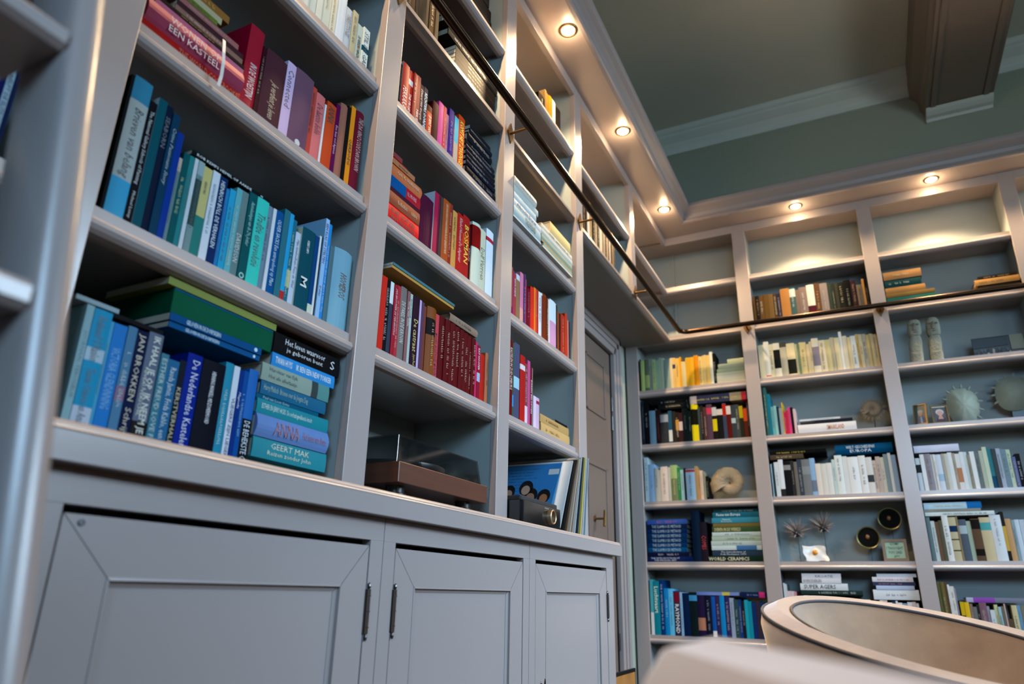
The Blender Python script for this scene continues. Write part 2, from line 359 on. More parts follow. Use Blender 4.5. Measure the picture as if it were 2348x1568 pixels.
# ---- bronze ladder rail with brackets
RX, RZ = 0.083, 2.308
pts = [(RX, 0.6, RZ), (RX, YF - 0.085 - 0.06, RZ)] + [(RX + 0.06 - 0.06*math.cos(a), YF - 0.085 - 0.06 + 0.06*math.sin(a), RZ - 0.003) for a in (0.4, 0.8, 1.2, math.pi/2)] + [(2.9, YF - 0.085, RZ - 0.008)]
rl = MB().tube(pts, 0.0152, 16).build('ladder_rail', BRONZE, smooth=True)
tag(rl, 'long dark bronze ladder rail running round both bookcases at the upper shelf', 'rail')
for i, (a, b) in enumerate(YS[1:], 1):
    y = (a + b) / 2; zz = RZ + 0.012
    t = MB().lathe([(0.0055, 0), (0.0055, RX)], (0, y, RZ), 'x', 10)
    t.add([(0.001, y - 0.024, RZ), (0.001, y, RZ + 0.045), (0.001, y + 0.024, RZ), (0.001, y, RZ - 0.045), (0.006, y - 0.024, RZ), (0.006, y, RZ + 0.045), (0.006, y + 0.024, RZ), (0.006, y, RZ - 0.045)], [(0,1,2,3), (4,5,6,7), (0,1,5,4), (1,2,6,5), (2,3,7,6), (3,0,4,7)])
    t.build('bracket', BRASS, rl)
for a, b in XS_[1:]:
    x = (a + b) / 2
    t = MB().tube([(x, YF, RZ - .006), (x, YF - 0.085, RZ - .006)], 0.0055, 10)
    t.add([(x - 0.024, YF - .001, RZ), (x, YF - .001, RZ + 0.045), (x + 0.024, YF - .001, RZ), (x, YF - .001, RZ - 0.045), (x - 0.024, YF - .006, RZ), (x, YF - .006, RZ + 0.045), (x + 0.024, YF - .006, RZ), (x, YF - .006, RZ - 0.045)], [(0,1,2,3), (4,5,6,7), (0,1,5,4), (1,2,6,5), (2,3,7,6), (3,0,4,7)])
    t.build('bracket', BRASS, rl)

BOOKS = [
('near-blue','L',1.252,'books on the near blue-green shelf','near blue-green shelf',[
('S',1.3652,0.0054,0.2708,(16,18,20)),  # thin black filler by the stile, standing in for shadow
('S',1.3712,0.0342,0.2741,(178,188,186),dict(t='Brieven van belang',tc='14181c',tz=(0.22, 0.72),f='i',b=[(0, 0.17, '3f88a8'), (0.73, 1, '4ea6cf')])),
('S',1.406,0.0142,0.2459,(12,14,20),dict(t='The National Gallery Schools of Painting',t2='Michael Levey',tc='d8dce0',tz=(0.08, 0.68),f='s')),
('S',1.4208,0.0169,0.2622,(18,84,98),dict(side='c8d4d8')),
('S',1.4384,0.0134,0.2599,(12,26,52),dict(t='SEABORN',tc='506070',tz=(0.08, 0.35))),
('S',1.4524,0.0146,0.2508,(14,60,88),dict(t='Crime Passionate Story',tc='a9bccb',tz=(0.1, 0.6),f='i')),
('S',1.4676,0.0132,0.2211,(20,58,145)),
('S',1.4814,0.0075,0.1753,(112,140,142),dict(b=[(0, 0.16, 'c9b9ac')],tx='4a6a70')),
('S',1.4895,0.0129,0.1912,(14,88,92),dict(tx='b8c890')),
('S',1.5031,0.0098,0.193,(34,128,132),dict(tx='1a6a70')),
('S',1.5135,0.0076,0.1932,(214,224,230)),
('S',1.5217,0.0129,0.1923,(120,148,150),dict(tx='203030',b=[(0.0, 0.15, '9fb8ba'), (0.2, 0.7, '33504f')])),
('S',1.5352,0.0197,0.1901,(208,200,140),dict(t='HERMAN PUMAX',tc='2b3430',tz=(0.16, 0.3),b=[(0.55, 1, '2d7d76')])),
('S',1.5555,0.0165,0.1919,(222,232,242),dict(tx='7a8aa0')),
('S',1.5726,0.0185,0.1904,(16,44,92),dict(t='HEINRICH BÖLL DE VERHALEN',tc='c8dce8',tz=(0.05, 0.8),f='b')),
('S',1.5917,0.0087,0.1737,(20,128,190),dict(tx='1a4a80')),
('S',1.601,0.0141,0.1781,(38,165,205),dict(tx='123c60')),
('S',1.6157,0.0133,0.1883,(110,180,188),dict(tx='d0e4e4')),
('S',1.6296,0.0172,0.1903,(108,134,134),dict(t='DAVIDSON',tc='d0dcd8',tz=(0.5, 0.82))),
('S',1.6474,0.0203,0.1969,(14,84,88),dict(t='Aantekeningen van de 29e Jonker',tc='8ed0c8',tz=(0.1, 0.6),f='i',deco='ring')),
('S',1.6683,0.0312,0.1969,(84,206,192),dict(t='Traditie en revolutie',tc='10504c',tz=(0.18, 0.78),f='i')),
('S',1.7001,0.0127,0.1945,(118,140,158),dict(tx='3a4a60')),
('S',1.7134,0.0083,0.1936,(222,228,234)),
('S',1.7223,0.0217,0.1952,(12,84,142),dict(t='OLIVER SACKS Een antropoloog op Mars',tc='c8e4f0',tz=(0.1, 0.88),f='s')),
('S',1.7446,0.0158,0.2094,(44,108,122)),
('S',1.761,0.0112,0.2069,(40,160,208),dict(b=[(0.88, 1, 'b03030')])),
('S',1.7728,0.0133,0.1995,(34,104,124),dict(tx='c8d8b0',b=[(0.6, 0.8, 'c8c89a')])),
('S',1.7868,0.0149,0.1757,(202,212,226),dict(t='Mijn familiealbum Frans de Waal',tc='6a7aa0',tz=(0.1, 0.75),f='i')),
('S',1.8023,0.0413,0.1965,(14,76,90),dict(t='HUBERT LAMPO',t2='M',tc='e8ece8',tz=(0.14, 0.3),f='b',side='d8dcc8')),
('S',1.8442,0.013,0.1938,(12,66,118),dict(b=[(0.86, 1, 'd8dcc8')])),
('S',1.8578,0.0062,0.1998,(226,230,228),dict(m=1)),
('S',1.8646,0.0054,0.2018,(14,16,20),dict(m=1)),
('S',1.8706,0.0122,0.2518,(160,196,232),dict(t='EEN KLAS OP STELTEN',t2='Deltas',tc='5a2a70',tz=(0.05, 0.45),f='b',side='8fb8d8')),
('S',1.8834,0.0105,0.244,(38,138,208),dict(tx='d0e8f8')),
('S',1.8945,0.0144,0.192,(82,112,122)),
('S',1.9095,0.0649,0.1971,(128,172,190),dict(t='HOMEROS',tc='6a4030',tz=(0.3, 0.62),f='i',rd=1)),
('L',1.5048,1.7001,0.1974,0.0101,(12,14,16),dict(t='ROB KEMPS HEMEL OP AARDE',tc='d8e4e8',f='b',tz=(0.02, 0.78),t2='M'))]),
('near-worktop','L',0.884,'blue books standing on the near worktop','near worktop',[
('S',1.3826,0.0121,0.211,(150,184,190),dict(t='JOURNAAL TERUGBLIK',tc='4a7080',tz=(0.1, 0.8))),
('S',1.3953,0.0293,0.2093,(48,150,188),dict(t="Redmond O'Hanlon",t2='Tussen Orinoco en Amazone',tc='10445c',tz=(0.05, 0.4),f='i',b=[(0.74, 1, 'c8d0dc'), (0.3, 0.4, 'b8ccd8')])),
('S',1.4252,0.0066,0.1983,(90,168,205)),
('S',1.4324,0.0226,0.1981,(20,122,195),dict(t='VICTORIA GLENDINNING',tc='50a8e0',tz=(0.2, 0.7))),
('S',1.4556,0.0158,0.2009,(82,126,158),dict(tx='c8d4d8',b=[(0.5, 0.62, '8a7088')])),
('S',1.4721,0.022,0.201,(16,26,62),dict(t='JAN BROKKEN  Schrijvers',tc='cfc2a4',tz=(0.03, 0.98))),
('S',1.4947,0.0269,0.2049,(98,108,128),dict(t='IK HAAL JE OP, IK NEEM JE MEE',t2='NIVEAUVERSCHIL',tc='dcdccc',tz=(0.03, 0.98),f='b',b=[(0.74, 0.86, '201c1c')])),
('S',1.5222,0.0146,0.1752,(66,122,140),dict(t='ESTHER FREUD LOVE FALLS',tc='b8ccc8',tz=(0.05, 0.98))),
('S',1.5374,0.0238,0.1702,(22,98,142),dict(t='Rauda Jamis, Frida Kahlo, een vrouw',tc='c4d4d8',tz=(0.08, 0.98),f='s')),
('S',1.5618,0.013,0.1754,(22,28,40),dict(t='KERSTVERHALEN',tc='c8b890',tz=(0.2, 0.98))),
('S',1.5754,0.0316,0.1934,(20,40,135),dict(t='De Nederlandse Kastelengids',tc='d8dcf0',tz=(0.06, 0.98),f='s')),
('S',1.6076,0.051,0.1916,(12,16,28),dict(t='HENNING MANKELL MIDZOMERMOORD',tc='e0e0e4',tz=(0.1, 0.6),f='b')),
('S',1.6592,0.0183,0.2012,(40,140,168),dict(tx='b8d8e0')),
('S',1.6781,0.0139,0.199,(218,226,238),dict(t='VLIEGERS ZIJN LIEGERS',tc='203060',tz=(0.25, 0.95),f='b')),
('S',1.6926,0.0105,0.1942,(14,52,125),dict(t='Magnolia',tc='d8e0f0',tz=(0.1, 0.5),f='i')),
('S',1.7037,0.0122,0.1964,(14,80,150),dict(tx='88c0e8')),
('S',1.7165,0.0225,0.2044,(16,102,178),dict(t='DE BEHEKSTE CLUB',tc='d8e4f0',tz=(0.5, 0.95),b=[(0.48, 1, '101216')])),
('L',1.7486,1.9597,0.0405,0.0396,(58,138,150),dict(t='GEERT MAK  Reizen zonder John',tc='d8dcc0',f='s',tz=(0.06, 0.9))),
('L',1.7454,1.953,0.0801,0.0445,(112,140,190),dict(t='ANNA',tc='a06070',f='s',tz=(0.22, 0.56),rd=1,t2='Het leven van Anna')),
('L',1.7436,1.9512,0.1246,0.0294,(12,134,146),dict(t='ESTHER EN JERRY HICKS  De verbazingwekkende kracht',tc='d8f0e8',tz=(0.06, 0.75))),
('L',1.7417,1.9211,0.154,0.0094,(20,88,116),dict(t='Paul van Loon Soms',tc='a8c8cc',tz=(0.1, 0.5))),
('L',1.748,1.939,0.1634,0.028,(20,98,132),dict(t='Harry Mulisch  Brieven over de Jongste Dag',tc='98b8a8',tz=(0.04, 0.7))),
('L',1.7434,1.9433,0.1914,0.0359,(150,166,154),dict(t='Haroktar van Eyk Het ule allerlaatje',tc='40504c',f='s',tz=(0.1, 0.5),b=[(0.72, 0.82, '404848'), (0.82, 1, '5f8f8c')])),
('L',1.7665,1.9587,0.2273,0.0284,(62,142,205),dict(t='TWAN HUYS',t2='IK BEN EEN NEW YORKER',tc='e8f4fc',tz=(0.05, 0.3),f='b')),
('L',1.7642,1.9691,0.2557,0.043,(14,15,17),dict(t='Het leven waarvoor je geboren bent',tc='e8e8ec',f='s',tz=(0.15, 0.75),t2='S'))]),
('near-lying','L',0.884,'books lying on top of the blue books','left pile over the worktop',[
('L',1.4252,1.518,0.2054,0.008,(18,18,22)),
('L',1.3638,1.4352,0.214,0.008,(160,180,186)),
('L',1.5264,1.7366,0.2256,0.0112,(10,86,138),dict(t='GELOVEN IN DE DORPSKERN',tc='c8e4ec',f='b',tz=(0.16, 0.52),deco='dot')),
('L',1.5234,1.7356,0.2368,0.0143,(12,80,132),dict(t='GELOVEN IN DE DORPSKERN',tc='c8e4ec',f='b',tz=(0.16, 0.52),deco='dot')),
('L',1.5243,1.7628,0.2511,0.0476,(22,88,62),dict(box=1)),
('L',1.5082,1.7659,0.2987,0.0143,(140,150,84))]),
('near-red','L',1.617,'books on the near red shelf','near red shelf',[
('S',1.582,0.0379,0.2099,(160,12,52),dict(t='IN DE WOESTIJN',tc='e0c8d0',tz=(0.45, 0.85),side='a01038',f='b')),
('S',1.6205,0.0104,0.1799,(52,14,24),dict(tx='b8a090')),
('S',1.6315,0.06,0.1848,(76,44,52),dict(t='Je verdient je leven',tc='c8b898',tz=(0.4, 0.9),f='i')),
('S',1.6921,0.0265,0.1991,(214,190,222),dict(t='Connected',tc='5a4a6a',tz=(0.1, 0.6),side='c0c8d8')),
('S',1.7192,0.057,0.2016,(108,76,96),dict(deco='dot')),
('S',1.7768,0.0145,0.1929,(190,80,70),dict(tx='301818')),
('S',1.792,0.0285,0.1873,(214,122,122),dict(t='De laatste liefde',tc='6a3040',tz=(0.15, 0.6),f='i')),
('S',1.8211,0.0054,0.1722,(232,232,236),dict(m=1)),
('S',1.8271,0.0321,0.187,(192,78,42),dict(t='ANNA',tc='401c10',tz=(0.05, 0.3),f='b')),
('S',1.8598,0.0146,0.2026,(88,20,72),dict(t='Een huis vol Agaten',tc='d8c0d8',tz=(0.3, 0.7))),
('S',1.875,0.0256,0.2168,(152,104,88),dict(rd=1)),
('S',1.9012,0.0117,0.2262,(18,16,16)),
('S',1.9135,0.0157,0.2351,(232,150,40),dict(t='OERBOEG',tc='30200c',tz=(0.4, 0.75),f='b')),
('S',1.9298,0.0312,0.2323,(102,30,46),dict(t='THE DA VINCI CODE DAN BROWN',tc='c0a8a8',tz=(0.08, 0.75),rd=1)),
('L',1.3554,1.5814,0,0.0243,(172,44,32),dict(t='THE WORLD COOKBOOKS',tc='c86a50',tz=(0.35, 0.97))),
('L',1.3586,1.5814,0.0243,0.0484,(150,58,82),dict(t='WONEN OP EEN KASTEEL',tc='e0ccd4',f='s',tz=(0.2, 0.72),rd=1)),
('L',1.3727,1.5814,0.0727,0.0118,(205,120,142)),
('L',1.3733,1.5814,0.0845,0.0078,(16,12,12),dict(tx='c8a040')),
('L',1.4103,1.5741,0.0923,0.0124,(120,92,88),dict(tx='e0c8b0')),
('L',1.4122,1.5732,0.1047,0.0118,(48,24,36)),
('L',1.3945,1.5586,0.1165,0.0133,(158,104,104)),
('L',1.3898,1.5012,0.1298,0.0116,(110,124,60),dict(tx='303018')),
('L',1.4018,1.5121,0.1414,0.0163,(190,182,150)),
('L',1.4196,1.528,0.1577,0.0184,(150,106,60),dict(tx='d8c060'))]),
('near-white','L',1.984,'white books on the near top shelf','near white shelf',[
('S',1.6727,0.0179,0.22,(190,204,200),dict(m=1)),
('S',1.6912,0.0195,0.225,(178,192,190),dict(m=1)),
('S',1.7113,0.0195,0.21,(196,206,200),dict(m=1)),
('S',1.7314,0.0186,0.215,(182,196,194),dict(m=1)),
('S',1.7507,0.0223,0.21,(200,208,200),dict(m=1)),
('S',1.7736,0.0238,0.22,(190,200,190),dict(tx='808878',m=1)),
('S',1.798,0.0212,0.205,(206,206,190),dict(tx='606858')),
('S',1.8199,0.032,0.25,(212,222,230),dict(rd=1)),
('S',1.8525,0.0266,0.1393,(186,198,206),dict(t='THREE STOOGES',tc='405070',tz=(0.15, 0.65))),
('S',1.8797,0.0193,0.1489,(186,180,150)),
('S',1.8996,0.0263,0.1257,(216,220,205),dict(t='DE WEKKERKONINGEN',tc='20241c',tz=(0.3, 0.85),f='b')),
('S',1.9265,0.0246,0.1343,(226,234,228),dict(t='STIL DE GALI',tc='404840',tz=(0.1, 0.95),b=[(0.45, 0.58, '1a4a60')]))]),
('mid-brown','L',1.252,'books on the shelf above the turntable','shelf above the turntable',[
('S',2.0964,0.0226,0.205,(215,60,34)),
('S',2.1196,0.0172,0.2044,(16,16,20),dict(tx='b0b0b0')),
('S',2.1374,0.0151,0.2038,(58,64,80),dict(b=[(0, 0.3, 'e8ecec')])),
('S',2.1531,0.0144,0.2011,(165,30,52),dict(t='JAN BROUWER DE VERGELDING',tc='f0d8dc',tz=(0.05, 0.7),f='i')),
('S',2.1682,0.0164,0.2058,(176,60,68),dict(tx='e8b0b0')),
('S',2.1852,0.0268,0.2106,(126,116,112),dict(t='DE PAREL IN DE KROON',tc='e0dcd4',tz=(0.2, 0.75))),
('S',2.2126,0.0133,0.2065,(140,98,98),dict(t='terug naar liefde',tc='e8d8d0',tz=(0.08, 0.55),f='b')),
('S',2.2265,0.0134,0.2051,(186,200,194),dict(t='doris lessing',tc='4c4c44',tz=(0.06, 0.35))),
('S',2.2405,0.0302,0.2045,(46,24,40),dict(t='De castraat',tc='e8d070',t2='Joyce Pool',tz=(0.33, 0.78),f='s')),
('S',2.2713,0.0097,0.2037,(200,182,222),dict(m=1)),
('S',2.2816,0.0132,0.2014,(96,66,86)),
('S',2.2954,0.0136,0.1952,(122,62,52)),
('S',2.3096,0.0472,0.2001,(132,72,32),dict(b=[(0.17, 0.42, '181414')],tx='c8a878',rd=1)),
('S',2.3574,0.0216,0.196,(202,80,90),dict(t='MOORD IN DE ROSES MURDER',tc='401418',tz=(0.3, 0.95),f='b')),
('S',2.3796,0.0286,0.1972,(92,20,22),dict(tx='c89a8a',rd=1)),
('S',2.4088,0.0293,0.1962,(92,20,22),dict(tx='c89a8a',rd=1)),
('S',2.4387,0.0284,0.1952,(92,20,22),dict(tx='c89a8a',rd=1)),
('S',2.4677,0.0268,0.1942,(92,20,22),dict(tx='c89a8a',rd=1)),
('S',2.4951,0.0261,0.1933,(92,20,22),dict(tx='c89a8a',rd=1)),
('S',2.5218,0.0237,0.1924,(92,20,22),dict(tx='c89a8a',rd=1)),
('S',2.5462,0.023,0.1915,(92,20,22),dict(tx='c89a8a',rd=1)),
('S',2.5698,0.0241,0.1907,(92,20,22),dict(tx='c89a8a',rd=1)),
('S',2.5945,0.0149,0.1883,(202,60,102),dict(m=1)),
('S',2.61,0.0185,0.1807,(142,20,50),dict(t='KAY HOOPER',tc='f0d8e0',tz=(0.05, 0.45),f='b',b=[(0.5, 0.66, 'b0c0d8')],m=1)),
('S',2.6291,0.0307,0.1593,(186,50,46)),
('S',2.6604,0.02,0.1711,(172,104,74),dict(tx='503020',rd=1,m=1)),
('L',2.43,2.6008,0.2015,0.025,(152,128,112),dict(rd=1)),
('L',2.0996,2.4109,0.2226,0.008,(192,152,92),dict(x=-0.005,bd=1)),
('L',2.1004,2.412,0.2306,0.0083,(58,108,120),dict(x=-0.003))]),
('mid-red','L',1.617,'books on the middle red shelf','middle red shelf',[
('S',2.2423,0.0694,0.1693,(74,22,48)),
('S',2.3123,0.0219,0.2107,(166,40,72),dict(side='d8e4ee')),
('S',2.3348,0.0111,0.2145,(110,40,60),dict(m=1)),
('S',2.3465,0.0153,0.211,(76,60,56)),
('S',2.3624,0.0396,0.2148,(166,80,42),dict(t='CEES RENCKENS DWAALWEGEN IN DE GENEESKUNDE',tc='e8d0a8',tz=(0.05, 0.85))),
('S',2.4026,0.0171,0.2191,(142,50,42),dict(tx='e0b0a0')),
('S',2.4204,0.0264,0.204,(206,156,96),dict(tx='604020')),
('S',2.4474,0.0358,0.2103,(172,30,36),dict(t='Khaled Hosseini De vliegeraar',tc='f0c0c0',tz=(0.06, 0.8),f='i')),
('S',2.4838,0.0424,0.2221,(164,34,22),dict(t='BOSMAN',tc='f0c030',tz=(0.15, 0.75),f='b',rd=0,b=[(0.3, 0.5, 'd05018')])),
('S',2.5268,0.0146,0.1998,(52,16,22),dict(t='Canetti',tc='d8b8b0',tz=(0.2, 0.8),f='i',m=1)),
('S',2.542,0.0574,0.2267,(206,216,202),dict(b=[(0.05, 0.4, '7c1a1a')],rd=1)),
('S',2.6,0.0387,0.2312,(214,214,190),dict(t='Dolf Verroen',tc='7a8060',tz=(0.3, 0.8))),
('S',2.6393,0.0501,0.2511,(226,236,246),dict(b=[(0.12, 0.18, 'b0303c')])),
('L',2.0954,2.2417,0,0.0553,(232,48,38),dict(t='IN HET LICHT VAN WAT WIJ WETEN',tc='401010',tz=(0.08, 0.85),f='b')),
('L',2.093,2.2417,0.0553,0.0381,(152,82,58),dict(tx='d8b898')),
('L',2.0968,2.2417,0.0934,0.0138,(72,26,42),dict(m=1)),
('L',2.0972,2.2417,0.1072,0.0353,(176,42,52),dict(t='R.L. MOORSE',tc='f0c0d0',tz=(0.55, 0.85),b=[(0, 0.5, '1a5490')])),
('L',2.0923,2.2406,0.1425,0.0357,(206,122,86),dict(rd=1,tx='f0d0b0')),
('L',2.0949,2.2035,0.1782,0.0165,(176,120,90),dict(tx='201810',m=1)),
('L',2.0946,2.1701,0.1947,0.0065,(182,52,40),dict(m=1)),
('L',2.0953,2.1413,0.2012,0.0153,(132,62,62),dict(m=1))]),
('mid-dark','L',1.984,'books on the middle shelf below the rail','middle shelf below the rail',[
('S',2.0987,0.0064,0.1481,(28,20,24),dict(m=1)),
('S',2.1057,0.0322,0.1635,(176,20,36),dict(t='FERRARA',tc='f0d0d4',tz=(0.5, 0.95),side='e0e0e8')),
('S',2.1385,0.0233,0.1621,(176,16,38),dict(t='THE PROJECT',tc='f4e8ea',tz=(0.5, 0.98),f='b',b=[(0.2, 0.32, 'd8dce0')])),
('S',2.1624,0.0194,0.169,(150,16,32),dict(tx='e8c8c8')),
('S',2.1825,0.0166,0.1734,(142,20,32),dict(t='HEILEN',tc='f0d0d0',tz=(0.7, 0.98),f='b',m=1)),
('S',2.1997,0.0219,0.1577,(50,22,36),dict(t='Edward Wit Vreugde',tc='c0a8b8',tz=(0.1, 0.8),f='i')),
('S',2.2222,0.0206,0.1619,(22,28,54),dict(t='RECHTERS OORDEEL',tc='a8d0f0',tz=(0.12, 0.98),f='b')),
('S',2.2434,0.0294,0.1129,(196,74,30),dict(t='JIJ BENT VAN MIJ',tc='f4d8c0',tz=(0.3, 0.98),f='b',b=[(0, 0.2, '502010')])),
('S',2.2734,0.0319,0.1478,(62,16,22)),
('S',2.3059,0.0282,0.1691,(206,80,146)),
('S',2.3347,0.0164,0.1707,(192,60,70),dict(tx='f0d0d0',m=1)),
('S',2.3518,0.0147,0.1535,(186,132,152),dict(tx='403040',m=1)),
('S',2.3671,0.0282,0.1855,(60,40,124),dict(tx='8878c0')),
('S',2.3959,0.0056,0.126,(150,22,42),dict(m=1)),
('S',2.4021,0.0257,0.1813,(188,178,160),dict(b=[(0, 0.55, '5fb8cc')])),
('S',2.4284,0.0398,0.2059,(216,86,40),dict(t='KOMT HET ZWENGEL',tc='f4d838',tz=(0.1, 0.95),f='b')),
('L',2.4862,2.6889,0,0.047,(20,20,26),dict(tx='8890a0',rd=1)),
('L',2.4848,2.6878,0.047,0.0192,(18,24,40),dict(tx='8890a0',rd=1,m=1)),
('L',2.4833,2.6867,0.0662,0.0193,(14,18,32),dict(tx='8890a0',rd=1,m=1)),
('L',2.4818,2.6856,0.0855,0.0194,(24,26,34),dict(tx='8890a0',rd=1,m=1)),
('L',2.4803,2.6844,0.1049,0.0195,(16,22,38),dict(tx='8890a0',rd=1,m=1)),
('L',2.4788,2.6833,0.1244,0.0195,(30,30,34),dict(tx='8890a0',rd=1,m=1)),
('L',2.488,2.6554,0.1439,0.0322,(16,22,32),dict(tx='9098a8',rd=1)),
('L',2.4974,2.6544,0.1761,0.0208,(14,24,36),dict(rd=1,m=1)),
('L',2.5033,2.6501,0.1969,0.0187,(18,26,34),dict(m=1))]),
('mid-rail','L',2.342,'dark books on the middle rail shelf','middle shelf at rail height',[
('S',2.0924,0.0352,0.27,(34,28,22),dict(tx='8a6a40',m=1)),
('S',2.1282,0.0145,0.25,(70,50,30),dict(m=1)),
('S',2.1433,0.0149,0.26,(26,20,16),dict(m=1)),
('S',2.1588,0.0418,0.24,(12,12,12),dict(m=1)),  # black filler in an empty gap, its darkness put into the colour
('S',2.2012,0.0159,0.24,(90,78,64)),
('S',2.2177,0.0054,0.26,(20,16,14),dict(tx='806040',m=1)),
('S',2.2237,0.0254,0.25,(84,62,36),dict(tx='e8e0d0')),
('S',2.2497,0.0054,0.25,(24,20,18),dict(m=1)),
('S',2.2557,0.0199,0.22,(92,80,64)),
('L',2.385,2.672,0,0.017,(22,18,15),dict(tx='d8d0b8',pg='d8d4c4')),
('L',2.385,2.672,0.017,0.017,(28,23,18),dict(tx='b8a070',pg='d8d4c4')),
('L',2.385,2.672,0.034,0.017,(15,14,13),dict(tx='d8d0b8',pg='d8d4c4',m=1)),
('L',2.385,2.672,0.051,0.017,(36,28,20),dict(tx='b8a070',pg='d8d4c4',m=1)),
('L',2.385,2.672,0.068,0.017,(20,18,16),dict(tx='d8d0b8',pg='d8d4c4',m=1)),
('L',2.385,2.672,0.085,0.017,(26,21,18),dict(tx='b8a070',pg='d8d4c4',m=1)),
('L',2.33,2.68,0.102,0.028,(18,18,18),dict(tx='d0d0d0',pg='b8bca8')),
('L',2.3,2.68,0.13,0.03,(24,22,20),dict(tx='c8b080',pg='a8b0a4')),
('L',2.4,2.682,0.16,0.022,(60,46,32),dict(tx='e8c890'))]),
('mid-top','L',2.694,'black boxes on the middle top shelf','middle top shelf',[
('L',2.25,2.625,0,0.05,(20,20,22)),
('L',2.24,2.62,0.05,0.05,(16,16,18)),
('L',2.27,2.6,0.1,0.05,(24,24,26)),
('L',2.22,2.6,0.15,0.045,(14,14,16))]),
('far-low','L',1.252,'books on the shelf above the record sleeves','shelf above the record sleeves',[
('S',2.8341,0.0268,0.2749,(102,26,30),dict(t='KASTELEN IN ZUID-LIMBURG',tc='e8d8d0',tz=(0.1, 0.65))),
('S',2.8616,0.0105,0.2723,(58,90,70),dict(b=[(0.7, 0.85, '3090c8')],m=1)),
('S',2.8727,0.0447,0.2784,(76,80,106),dict(b=[(0.45, 0.6, 'a8d0e0')],t2='P',tc='d8e0f0')),
('S',2.918,0.0414,0.2456,(178,40,32),dict(b=[(0.14, 0.22, 'e8d8d8')])),
('S',2.96,0.0244,0.2254,(132,60,72),dict(tx='e0b0c0',b=[(0.7, 1, 'e0d0dc')])),
('S',2.985,0.023,0.2446,(192,90,132)),
('S',3.0087,0.0146,0.2258,(110,30,52),dict(t='KAREN BELOFTEN',tc='e8d0d8',tz=(0.05, 0.95),f='b',m=1)),
('S',3.0239,0.0095,0.2261,(152,132,112),dict(m=1)),
('S',3.034,0.0244,0.1231,(226,206,228),dict(m=1)),
('S',3.059,0.029,0.123,(216,184,204),dict(b=[(0.1, 0.2, 'a02848')],m=1)),
('L',3.1044,3.3889,0,0.041,(208,172,122),dict(tx='806030')),
('L',3.097,3.3829,0.041,0.0307,(192,156,108),dict(tx='705028')),
('L',3.2427,3.3644,0.0717,0.0077,(20,20,22),dict(m=1))]),
('far-red','L',1.617,'red and pink books on the third bay shelf','red and pink shelf of the third bay',[
('S',2.8305,0.0202,0.1942,(176,92,82),dict(b=[(0.8, 1, '901848')],m=1)),
('S',2.8513,0.0105,0.1831,(152,52,92),dict(m=1)),
('S',2.8624,0.0186,0.1763,(162,62,62),dict(t='ANITA SHREVE',tc='f0e0e0',tz=(0.1, 0.5),m=1)),
('S',2.8816,0.0298,0.1846,(142,112,82),dict(b=[(0, 0.12, 'd0d8e0')])),
('S',2.912,0.0291,0.205,(212,132,162),dict(b=[(0.7, 1, 'e8a8a0')])),
('S',2.9418,0.0146,0.2092,(90,60,102),dict(tx='d0b0d0',m=1)),
('S',2.957,0.0117,0.1944,(182,82,92),dict(m=1)),
('S',2.9693,0.0311,0.1648,(112,20,42),dict(tx='c06070',m=1)),
('S',3.0011,0.0341,0.1831,(218,60,36),dict(side='b03020')),
('S',3.0358,0.0137,0.1929,(242,142,60),dict(m=1)),
('S',3.0501,0.0145,0.1926,(210,82,70),dict(m=1)),
('S',3.0652,0.0119,0.1942,(182,52,42),dict(m=1)),
('S',3.0778,0.0268,0.1922,(234,234,234),dict(m=1)),
('S',3.1052,0.0128,0.198,(132,72,82),dict(b=[(0, 0.05, 'e8e8e8')],m=1)),
('S',3.1186,0.0348,0.2012,(122,52,32)),
('S',3.154,0.0155,0.194,(112,62,52),dict(tx='e0e8f0',m=1)),
('S',3.1702,0.0202,0.1972,(236,228,216),dict(m=1)),
('S',3.191,0.0641,0.206,(214,160,194),dict(b=[(0, 0.45, 'dce8ee')])),
('S',3.2557,0.0146,0.2049,(18,18,18),dict(m=1)),
('S',3.2709,0.0151,0.1782,(162,72,42),dict(m=1)),
('S',3.2866,0.0153,0.1789,(50,36,34),dict(m=1)),
('S',3.3025,0.0441,0.1816,(172,52,32),dict(tx='e0a080',m=1)),
('S',3.3472,0.0277,0.2002,(192,62,42),dict(m=1)),
('S',3.3755,0.0227,0.1808,(202,142,132),dict(m=1)),
('S',3.3988,0.0079,0.1792,(70,40,40),dict(m=1))]),
('far-lying','L',1.984,'pale books lying in two stacks below the rail','two pale stacks below the rail',[
('L',2.783,3.0286,0,0.008,(208,216,216),dict(x=0.0,m=1)),
('L',2.783,3.0248,0.008,0.0424,(174,190,190),dict(t='TREFFEND',tc='505850',f='s',tz=(0.4, 0.8),x=0.0)),
('L',2.783,3.0313,0.0504,0.0254,(212,216,216),dict(t='Albrecht Dürer',tc='141414',f='s',tz=(0.1, 0.8),x=0.0)),
('L',2.783,2.9807,0.0758,0.0305,(190,202,204),dict(x=0.0,m=1)),
('L',2.783,2.9995,0.1063,0.0271,(188,198,194),dict(x=0.0,m=1)),
('L',2.783,2.975,0.1334,0.0389,(200,196,186),dict(rd=1,x=0.0,tx='505050'))]),
('far-lying2','L',1.984,'pale books lying in two stacks below the rail','second pale stack below the rail',[
('L',3.0471,3.3645,0,0.008,(226,220,206),dict(x=0.0,m=1)),
('L',3.0554,3.3614,0.008,0.0136,(160,176,156),dict(x=0.0,tx='60685c',m=1)),
('L',3.033,3.3589,0.0216,0.0092,(172,150,112),dict(x=0.0,m=1)),
('L',3.033,3.3606,0.0308,0.0247,(152,166,150),dict(x=0.0)),
('L',3.0339,3.3656,0.0555,0.0249,(200,200,190),dict(x=0.0)),
